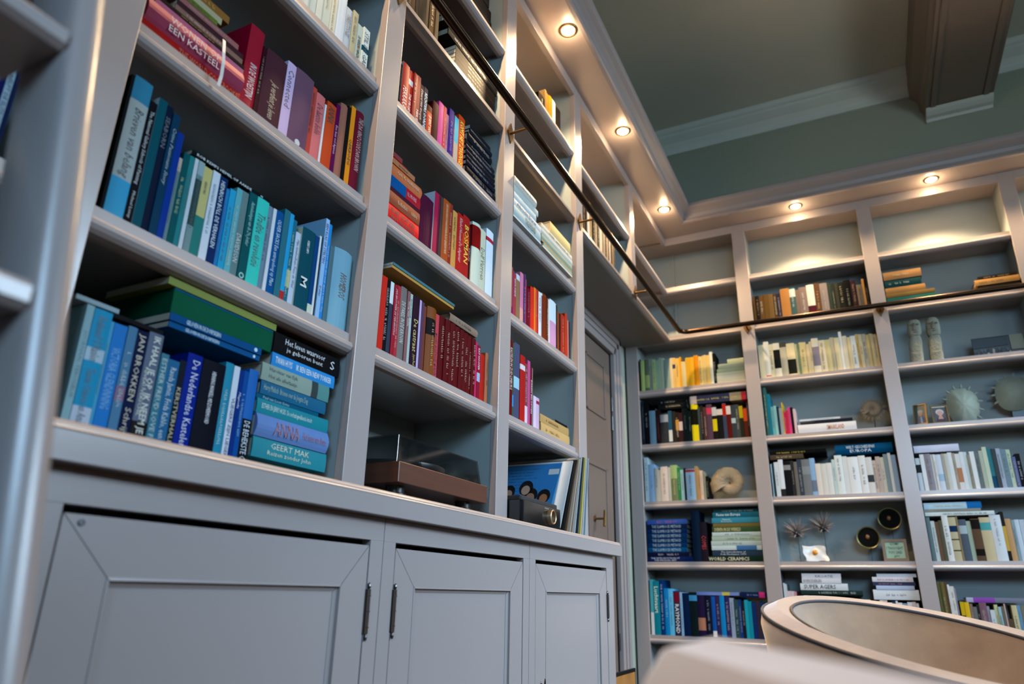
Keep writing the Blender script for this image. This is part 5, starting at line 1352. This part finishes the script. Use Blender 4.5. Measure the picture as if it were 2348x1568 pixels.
stone_fig(1.452, 1.522, 0.262, 0.108, 'right grey stone figure with a long-nosed carved head', .012)
def ammonite(name, lab, c, R, wid, tilt, mt, spikes=0, stand=None, cat='fossil'):
    t = thing(name, lab, cat, c)
    turns = 2.6; N = 90; n = 12; vs = []; fs = []
    for i in range(N + 1):
        th = turns*2*math.pi*i/N; r = R*0.58*math.exp(-0.10*(turns*2*math.pi - th)); tube = R*0.42*math.exp(-0.10*(turns*2*math.pi - th))
        rib = 1 + 0.06*math.sin(th*14)
        a = th - 0.1
        for k_ in range(n):
            b = 2*math.pi*k_/n; rr = r + tube*rib*math.cos(b); yy = tube*rib*math.sin(b)*wid
            vs.append((rr*math.cos(a), yy, rr*math.sin(a)))
    for i in range(N):
        for k_ in range(n): fs.append((i*n+k_, i*n+(k_+1) % n, (i+1)*n+(k_+1) % n, (i+1)*n+k_))
    fs += [tuple(range(n))[::-1], tuple(range(N*n, N*n+n))]
    m = MB().add(vs, fs)
    m.build('shell', mt, t, smooth=True)
    if spikes:
        rng = random.Random(2); s = MB()
        for k_ in range(spikes):
            a = 2*math.pi*k_/spikes + rng.uniform(-.1, .1)
            for yy in (-.02, .01):
                p = Vector((R*.82*math.cos(a), yy, R*.82*math.sin(a))); d = Vector((math.cos(a), yy*8, math.sin(a))).normalized()
                s.tube([p, p + d*R*rng.uniform(.2, .34)], [R*.045, R*.012], 6)
        s.build('spines', mt, t)
    if stand: MB().tube([(0, 0.01, -R*.9), (0, 0.01, stand)], 0.002, 8).lathe([(0.03, 0), (0.03, 0.006)], (0, .01, stand), n=20).build('stand', BLACK, t)
    t.rotation_euler = tilt; return t
ammonite('ammonite', 'large sandy ammonite fossil standing at the right of the corner bay', (0.285, 5.235, ZB[2] + 0.0985), 0.122, 0.5, (0, 0, 0), FOSS)
ammonite('spiny_shell', 'spiny coiled shell on a small black stand beside the white books', (1.125, 5.262, 1.737), 0.066, 0.55, (0, 0, 0), mat('brown_cream_shell', rgb(160, 142, 118), 0.7, noise=0.35, nscale=40), 22, ZB[3] + 0.001 - 1.735)
def carapace(x0, x1, z0, z1, lab, seed):
    cx, cz = (x0 + x1)/2, (z0 + z1)/2; t = thing('turtle_shell', lab, 'turtle shell', (cx, 5.315, cz + .003), 'bleached turtle shells')
    n = 40; m = MB(); vs = []; fs = []; rings = 6; rng = random.Random(seed); hw, hh = (x1-x0)/2, (z1-z0)/2
    for j in range(rings + 1):
        f = j/rings
        for k_ in range(n):
            a = 2*math.pi*k_/n; q = 1 + .03*math.sin(3*a + seed)
            c, s = math.cos(a), math.sin(a)
            vs.append((hw*f*q*math.copysign(abs(c)**.85, c), -.045*(1 - f*f) + .002*math.sin(8*a)*f, hh*f*q*math.copysign(abs(s)**.9, s)))
    for k_ in range(n): vs.append((vs[rings*n+k_][0]*.97, .008, vs[rings*n+k_][2]*.97))
    for j in range(rings + 1):
        for k_ in range(n): fs.append((j*n+k_, j*n+(k_+1) % n, (j+1)*n+(k_+1) % n, (j+1)*n+k_))
    fs.append(tuple(range((rings+1)*n, (rings+2)*n)))
    m.add(vs, fs); m.build('shield', SHELLM, t, smooth=True)
    s = MB()
    for k_ in range(15):
        a = 2*math.pi*k_/15 + .2
        if -2.35 < a - 2*math.pi*(a > math.pi) < -.8: continue
        p = Vector((hw*.97*math.cos(a), -.002, hh*.97*math.sin(a))); d = Vector((math.cos(a), 0, math.sin(a) - .15)).normalized()
        s.tube([p, p + d*.017, p + d*.024], [.0065, .0055, .002], 7)
    s.build('marginal_spikes', SHELLM, t)
    MB().box(-.03, .03, .009, .02, z0*0 - hh, -hh*.3).build('stand', BLACK, t)
    return t
carapace(1.497, 1.655, ZB[3] + .001, 1.83, 'smaller pale turtle shell behind the two framed photos', 1)
t = carapace(1.735, 1.922, 1.672, 1.866, 'larger pale round turtle shell at the right edge of its shelf', 2)
MB().box(-.03, .03, .005, .03, ZB[3] + .001 - 1.769, -.05).build('stand', BLACK, t)
GOLD = mat('dull_gold_frame', rgb(150, 118, 70), 0.35, 0.6)
def photo_frame(x0, x1, z0, z1, y, lab, fr, mats_, lean, rot, art, cat='picture frame', name='standing_portrait', fw=0.007, group=None):
    w, h = x1 - x0, z1 - z0
    t = thing(name, lab, cat, ((x0+x1)/2, y, z0), group)
    m = MB()
    for a, b, c, d in ((-w/2, w/2, 0, fw), (-w/2, w/2, h - fw, h), (-w/2, -w/2 + fw, fw, h - fw), (w/2 - fw, w/2, fw, h - fw)): m.box(a, b, -0.006, 0.006, c, d)
    m.build('frame', fr, t)
    MB().box(-w/2 + fw, w/2 - fw, -0.001, 0.004, fw, h - fw).build('picture', mats_, t)
    art(t, w, h, fw); MB().add([(-.012, .006, h*.7), (.012, .006, h*.7), (.012, .036, 0.009), (-.012, .036, 0.009), (-.012, .009, h*.7), (.012, .009, h*.7), (.012, .039, 0.009), (-.012, .039, 0.009)], [(0,1,2,3), (7,6,5,4), (0,4,5,1), (1,5,6,2), (2,6,7,3), (3,7,4,0)]).build('easel_leg', BLACK, t)
    t.rotation_euler = (-lean, 0, rot); return t
def disc(t, name, cx, cz, rx, rz, y, col, n=18):
    vs = [(cx + rx*math.cos(6.2832*i/n), y, cz + rz*math.sin(6.2832*i/n)) for i in range(n)]
    MB().add(vs, [tuple(range(n))]).build(name, mat('print_%02d_%02d_%02d' % col, rgb(*col), 0.4), t)
def poly(t, name, pts, y, col): MB().add([(p[0], y, p[1]) for p in pts], [tuple(range(len(pts)))]).build(name, mat('print_%02d_%02d_%02d' % col, rgb(*col), 0.4), t)
def man(t, w, h, fw):
    poly(t, 'printed_suit', [(-w*.28, fw), (w*.42, fw), (w*.30, h*.34), (w*.08, h*.42), (-w*.12, h*.40), (-w*.24, h*.3)], -.0014, (22, 48, 110)); poly(t, 'printed_shirt', [(0, fw), (w*.16, fw), (w*.08, h*.4), (-w*.02, h*.4)], -.0017, (130, 180, 220))
    disc(t, 'printed_face', 0, h*.55, w*.17, h*.13, -.0016, (206, 150, 130)); disc(t, 'printed_hair', 0, h*.64, w*.19, h*.08, -.0018, (190, 190, 186))
def woman(t, w, h, fw):
    poly(t, 'printed_dress', [(-w*.3, fw), (w*.34, fw), (w*.26, h*.3), (0, h*.38), (-w*.22, h*.3)], -.0014, (60, 40, 46)); disc(t, 'printed_hair', 0, h*.62, w*.24, h*.16, -.0015, (206, 200, 190))
    disc(t, 'printed_face', 0, h*.55, w*.17, h*.14, -.0017, (216, 160, 146)); poly(t, 'printed_neck', [(-w*.16, h*.24), (w*.18, h*.24), (w*.08, h*.42), (-w*.06, h*.42)], -.0016, (206, 150, 136)); poly(t, 'white_strip', [(-w*.4, h*.88), (w*.4, h*.88), (w*.4, h*.95), (-w*.4, h*.95)], -.0018, (226, 226, 220))
photo_frame(1.316, 1.387, ZB[3] + .003, 1.738, 5.212, 'small gold frame with a photo of a white-haired man in a blue suit', GOLD, mat('photo_green_ground', rgb(60, 90, 84), 0.3, noise=.4, nscale=50), .18, -.45, man, group='framed portrait photos')
photo_frame(1.409, 1.492, ZB[3] + .003, 1.722, 5.215, 'small gold frame with a photo of a blonde woman in a dark dress', GOLD, mat('photo_grey_ground', rgb(90, 90, 96), 0.3, noise=.4, nscale=50), .12, .1, woman, group='framed portrait photos')
def gin(t, w, h, fw):
    ik = ink('14304c')
    for body, q, hh, ln in (('GYM?', .79, .015, .044), ('I THOUGHT', .59, .015, .080), ('YOU SAID', .40, .015, .068)): put_text(body, (0, -.0016, h*q), (1, 0, 0), (0, 0, 1), ln, hh, ik, t, True, name='lettering')
    put_text('gin', (0.004, -.0016, h*.22), (1, 0, 0), (0, 0, 1), .036, .016, ik, t, False, True, name='lettering')
photo_frame(1.062, 1.182, ZB[1] + .003, 1.007, 5.24, 'small wooden frame with a mint green GYM? I THOUGHT YOU SAID gin sign', mat('greyed_wood_frame', rgb(150, 128, 108), 0.6, noise=.2), mat('mint_card', rgb(176, 220, 190), 0.5), .1, 0, gin, 'sign', 'framed_sign', 0.014)
def crowd(t, w, h, fw):
    rng = random.Random(9)
    poly(t, 'printed_awning', [(-w*.5, h*.95), (w*.2, h*.95), (w*.2, h*.55), (-w*.5, h*.5)], -.0072, (26, 36, 44)); poly(t, 'printed_wall', [(w*.24, h*.3), (w*.5, h*.3), (w*.5, h), (w*.24, h)], -.0072, (150, 156, 130))
    for k_ in range(22): disc(t, 'printed_figure', rng.uniform(-.46, .46)*w, rng.uniform(.12, .42)*h, .006, .011, -.0074 - k_*1e-5, [(20, 22, 30), (90, 90, 100), (40, 60, 90), (180, 170, 160)][k_ % 4], 8)
t = photo_frame(1.675, 1.915, ZB[4] + .0015, 2.094, 5.27, 'wide unframed photo panel of a street crowd, right of the stone figures', mat('dark_panel_edge', rgb(40, 42, 44), .6), mat('photo_dark_ground', rgb(64, 66, 62), .35, noise=.5, nscale=60), .0, 0, crowd, 'picture', 'crowd_picture', .002)
# sea urchins on stands
URCH = mat('grey_brown_spines', rgb(170, 152, 142), 0.6, noise=.3, nscale=40)
def urchin(x, z, R, lab, seed):
    t = thing('spiky_ornament', lab, 'ornament', (x, 5.27, z), 'spiky ornaments on stands'); rng = random.Random(seed)
    MB().ico((0, 0, 0), R*.30, R*.30, R*.30, 14, 10).build('core', mat('dark_core', rgb(34, 30, 30), .8), t)
    s = MB()
    for k_ in range(56):
        zz = 1 - 1.6*(k_ + .5)/56; a = 2.39996*k_; rr = math.sqrt(max(0, 1 - zz*zz)); d = Vector((rr*math.cos(a), rr*math.sin(a)*.55, zz)).normalized()
        ln = R*rng.uniform(.75, 1.3)*(1 if zz > 0.1 else .5); s.tube([d*R*.2, d*ln*.55, d*ln], [.0030, .0040, .0010], 6)
    s.build('spines', URCH, t)
    MB().tube([(.004, 0, -R*.2), (.004, 0, ZB[1] + .0012 - z + .003)], .0016, 8).lathe([(.024, 0), (.024, .004)], (.004, 0, ZB[1] + .0012 - z), n=20).build('stand', BLACK, t)
urchin(.632, 1.052, .078, 'left grey spiky urchin ornament on a thin black stand', 3)
urchin(.775, 1.078, .080, 'right grey spiky urchin ornament, behind the fried egg ceramic', 5)
def dish(x, z, R, lab):
    t = thing('round_dish_ornament', lab, 'ornament', (x, 5.29, z), 'round dishes on stands')
    MB().lathe([(R*.2, -.004), (R*.9, -.002), (R, .012), (R*.97, .022), (R*.90, .020), (R*.84, .008), (R*.4, .003), (.001, .002)], (0, 0, 0), 'y', 40).build('rim', mat('brass_rim_green', rgb(150, 142, 84), .35, .5), t, smooth=True)
    MB().lathe([(R*.86, .009), (R*.4, .0045), (.001, .0035)], (0, -.001, 0), 'y', 40).build('dish_face', mat('matt_black', rgb(10, 10, 10), .8, spec=.1), t, smooth=True)
    MB().ico((R*-.05, -.010, R*.06), .011, .006, .013, 12, 8).build('centre_stone', mat('amber_stone', rgb(150, 98, 44), .3), t, smooth=True)
    MB().tube([(.004, .012, -R*.8), (.004, .012, ZB[1] + .0012 - z)], .0013, 8).lathe([(.026, 0), (.026, .004)], (.004, .012, ZB[1] + .0012 - z), n=20).build('stand', BLACK, t)
dish(1.001, 1.020, .0605, 'lower left black dish with brass rim on a thin stand')
dish(1.121, 1.119, .0605, 'upper right black dish with brass rim, above the gin sign')
# fried egg ceramic
t = thing('egg_ceramic', 'white square ceramic with a fried egg yolk, on the far shelf', 'ceramic', (.722, 5.205, ZB[1] + .002))
n = 9; vs = []; fs = []
for side in (0, 1):
    for i in range(n):
        for j in range(n):
            u, v = i/(n-1) - .5, j/(n-1); b = .006*math.sin(9*u + 1)*math.cos(7*v)
            vs.append((u*.118 + (.5 - v)*.018 + .004*math.sin(9*v), b*.6 + .012*(abs(u)*2)**2*-.6 + v*.022 - (.005 if side else 0), v*.084 + .003*math.sin(8*u)))
for i in range(n-1):
    for j in range(n-1):
        a = i*n+j; fs.append((a, a+1, a+n+1, a+n)); a += n*n; fs.append((a, a+n, a+n+1, a+1))
for i in range(n-1):
    for a, b in ((i*n, (i+1)*n), ((i+1)*n + n-1, i*n + n-1), (i+1, i), ((n-1)*n+i, (n-1)*n+i+1)): fs.append((a, b, b + n*n, a + n*n))
vs = [(a, b, max(c, 0)) for a, b, c in vs]
MB().add(vs, fs).build('slab', WHITE, t, smooth=True)
MB().ico((0, .0065, .046), .0155, .011, .0165, 18, 10).build('yolk', mat('orange_yolk_glaze', rgb(236, 150, 40), .2), t, smooth=True)
MB().box(-.02, .05, .012, .03, 0, .012).build('stand', BLACK, t)
# small framed picture on the floor by the door
t = thing('leaning_picture', 'amber picture in a thin bronze frame, low beside the room door', 'picture', (-.02, 4.0, 0.001))
MB().box(-.012, 0, -.21, .14, 0, .385).build('frame', BRONZE, t, bevel=.002)
MB().box(0, .001, -.195, .125, .015, .37).build('picture', mat('amber_print', rgb(176, 118, 56), .3, noise=.5, nscale=14), t)
# small dark figure bottom shelf of the corner bay
t = thing('small_figurine', 'small dark figurine low in the corner bay, below the blue books', 'figurine', (-.195, 5.25, .1315))
MB().lathe([(.022, 0), (.02, .01), (.008, .03), (.014, .09), (.01, .14), (.013, .16), (.004, .20)], (0, 0, 0), n=14).build('body', BRONZE, t, smooth=True)
MB().lathe([(.012, .2), (.014, .21), (.001, .222)], (0, 0, 0), n=14).build('top_bead', WHITE, t, smooth=True)
# ---------------------------------------------------------------- library ladder
t = thing('library_ladder', 'greige painted library ladder leaning against the bookcase at the left edge', 'ladder', (.7, .82, 0))
mL = 0.20
def lx(z): return .19 + mL*(2.3 - z)
def rail_prof():
    out = []
    for k_ in range(9):
        a = -math.pi/2 + math.pi*k_/8; out.append((-.016 + .016*math.cos(a), .016*math.sin(a)))
    return out + [(-.075, .016), (-.080, .012), (-.080, -.012), (-.075, -.016)]
for yc in (1.066, .63):
    pb(MB().prism(rail_prof(), 0.001, 2.40, lambda p, q, s: (lx(s) + p, yc + q, s)), 'side_rail', PAINT, t, smooth=True)
for k_ in range(9):
    zz = .125 + .26*k_
    st = [(-.086, 0), (.004, 0), (.010, .006), (.010, .018), (.004, .024), (-.086, .024)]
    if zz < 2.3: pb(MB().prism(st, .647, 1.049, lambda p, q, s: (lx(zz) + p - .012, s, zz - .024 + q)), 'step', PAINT, t)
for yc in (1.066, .63):
    pb(MB().tube([(lx(2.38) - .02, yc, 2.37), (.11, yc, 2.354), (.083, yc, 2.330)], .006, 8), 'hook', BRONZE, t)
# ---------------------------------------------------------------- velvet tub chairs
VEL = mat('taupe_velvet', rgb(158, 128, 102), 0.85, noise=0.55, nscale=8, sheen=0.5, spec=0.1, bump=0.15, bscale=40)
PALEV = mat('pale_velvet', rgb(192, 178, 174), 0.85, noise=0.25, nscale=6, sheen=0.3, spec=0.1, bump=0.1)
PIPE = mat('dark_piping', rgb(40, 40, 50), 0.6)
def tub_chair(cx, cy, rot, lab, a=.384, b=.366, top=.695, low=.531, VEL=VEL):
    t = thing('tub_chair', lab, 'armchair', (cx, cy, 0.001), 'velvet tub chairs', rot)
    # back at local -x, opening towards +x
    N = 48; A0 = 0.6; thick = .075
    def P(k_, off, z):
        a_ = A0 + (2*math.pi - 2*A0)*k_/N; f = (1 - math.cos(a_))/2
        c, s = math.cos(a_), math.sin(a_)
        return (c*(a - off), s*(b - off), z)
    def zt(k_):
        a_ = A0 + (2*math.pi - 2*A0)*k_/N; f = (1 - math.cos(a_))/2; return low + (top - low)*f**.94
    def flare(z, k_): return .03*(z/zt(k_))
    sec = [(.045, .16), (.03, .35), (.006, .55), ('o', -.036), ('o', -.010), ('m', .004), ('i', -.010), ('i', -.036), (thick + .012, .55), (thick + .03, .42), (thick + .04, .40)]
    vs = []; fs = []; n = len(sec)
    def sp(k_, s_):
        if s_[0] == 'o': return P(k_, -.001 if s_[1] < -.02 else .004, zt(k_) + s_[1])
        if s_[0] == 'm': return P(k_, thick/2, zt(k_) + s_[1])
        if s_[0] == 'i': return P(k_, thick if s_[1] < -.02 else thick - .006, zt(k_) + s_[1])
        return P(k_, s_[0], min(s_[1]*zt(k_)/.62, zt(k_) - .04))
    for k_ in range(N + 1):
        for s_ in sec: vs.append(sp(k_, s_))
    for k_ in range(N):
        for j in range(n): fs.append((k_*n+j, k_*n+(j+1) % n, (k_+1)*n+(j+1) % n, (k_+1)*n+j))
    fs += [tuple(range(n)), tuple(range(N*n, N*n+n))[::-1]]
    MB().add(vs, fs).build('upholstered_shell', VEL, t, smooth=True)
    for j, nm in ((4, 'outer_piping'), (6, 'inner_piping')):
        MB().tube([Vector(sp(k_, sec[j])) + Vector((0, 0, .001)) for k_ in range(N+1)], .0038, 8).build(nm, PIPE, t, smooth=True)
    m = MB()
    for k_ in (6, 12, 18, 24, 30, 36, 42): m.tube([Vector(P(k_, thick + .001, zt(k_) - .045)), Vector(P(k_, thick + .012, .52)), Vector(P(k_, thick + .028, .43))], .0022, 6)
    m.build('seam', mat('pale_seam', rgb(206, 190, 172), .7), t)
    m = MB(); q = 28; sv = []; 
    for zz, f in ((.16, .9), (.40, .9), (.45, .87), (.462, .6)):
        for k_ in range(q): sv.append(((a - thick - .02)*f*math.cos(6.2832*k_/q), (b - thick - .02)*f*math.sin(6.2832*k_/q), zz))
    sf = [(j*q+k_, j*q+(k_+1) % q, (j+1)*q+(k_+1) % q, (j+1)*q+k_) for j in range(3) for k_ in range(q)] + [tuple(range(q))[::-1], tuple(range(3*q, 4*q))]
    m.add(sv, sf).build('seat_cushion', VEL, t, smooth=True)
    for sx in (-1, 1):
        for sy in (-1, 1): MB().tube([(sx*.20, sy*.21, .165), (sx*.25, sy*.26, 0)], [.018, .011], 10).build('leg', BRONZE, t)
    return t
tub_chair(1.123, 2.647, -0.685, 'taupe velvet tub chair with dark piping, standing before the far bookcase')
# pale armchair right beside the camera: only the rounded front of its arm is in view
t = thing('armchair', 'blurred pale velvet armchair closest to the camera, its rounded arm at bottom centre', 'armchair', (.8735, 1.348, 0.001), None, math.atan2(-.882, .471))
def arm_loft(n0, s0, s1, top, hw, zb, name):
    m = MB(); vs = []; fs = []; K = 20; secs = []
    for i in range(7): a_ = math.pi/2*i/6; secs.append((s0 + .07*(1 - math.cos(a_)), math.sin(a_)*.999 + .001))
    secs += [(s1 - .05, 1.0), (s1 - .02, .93), (s1, .7)]
    for s_, q in secs:
        for k_ in range(K):
            a_ = 2*math.pi*k_/K; c, s = math.cos(a_), math.sin(a_); zc = (top + zb)/2; hh = (top - zb)/2
            y = hw*(.35 + .65*q)*math.copysign(abs(c)**.55, c); z = zc + (hh - hw)*math.copysign(abs(s)**.25, s)*(.86 + .14*q) + hw*q*math.copysign(abs(s)**1.4, s)
            vs.append((s_, n0 + y, z))
    for j in range(len(secs)-1):
        for k_ in range(K): fs.append((j*K+k_, j*K+(k_+1) % K, (j+1)*K+(k_+1) % K, (j+1)*K+k_))
    fs += [tuple(range(K))[::-1], tuple(range((len(secs)-1)*K, len(secs)*K))]
    return m.add(vs, fs).build(name, PALEV, t, smooth=True)
arm_loft(0.0, -.02, .74, .664, .062, .14, 'arm'); arm_loft(.64, -.02, .74, .664, .062, .14, 'arm')
MB().prism([(.03, .16), (.66, .16), (.66, .43), (.05, .43), (.03, .41)], .065, .575, lambda p, q, s: (p, s, q)).build('seat', PALEV, t, bevel=.02)
MB().prism([(.64, .16), (.76, .16), (.80, .74), (.70, .74)], .065, .575, lambda p, q, s: (p, s, q)).build('backrest', PALEV, t, bevel=.03)
for sx in (.06, .66):
    for sy in (.02, .62): MB().lathe([(.012, 0), (.018, .14)], (sx, sy, 0), n=12).build('leg', BRONZE, t)

# bookmark ribbon hanging from the pink book
hb_ = [o for o in COL.objects if 'WONEN' in str(o.get('label', ''))][0]
m = MB(); pts = [(-0.005, 1.5045, 1.704), (0.004, 1.4995, 1.6876), (0.008, 1.4993, 1.6647), (0.009, 1.5021, 1.6405), (0.008, 1.5037, 1.611), (0.008, 1.5012, 1.5867)]; w_ = .0035; vs = []
for i, p in enumerate(pts):
    for sy in (-1, 1):
        for dx in (0, .0006): vs.append((p[0] + dx - hb_.location.x, p[1] + sy*w_ - hb_.location.y, p[2] - hb_.location.z))
fs = []
for i in range(len(pts) - 1):
    o_ = i*4
    for c_ in ((0, 1, 5, 4), (1, 3, 7, 5), (3, 2, 6, 7), (2, 0, 4, 6)): fs.append(tuple(o_ + k_ for k_ in c_))
fs += [(0, 1, 3, 2), tuple(len(vs) - k_ for k_ in (4, 3, 1, 2))]
rb = m.add(vs, fs).build('bookmark_ribbon', WHITE, hb_); rb['label'] = 'white ribbon hanging over the shelf edge'
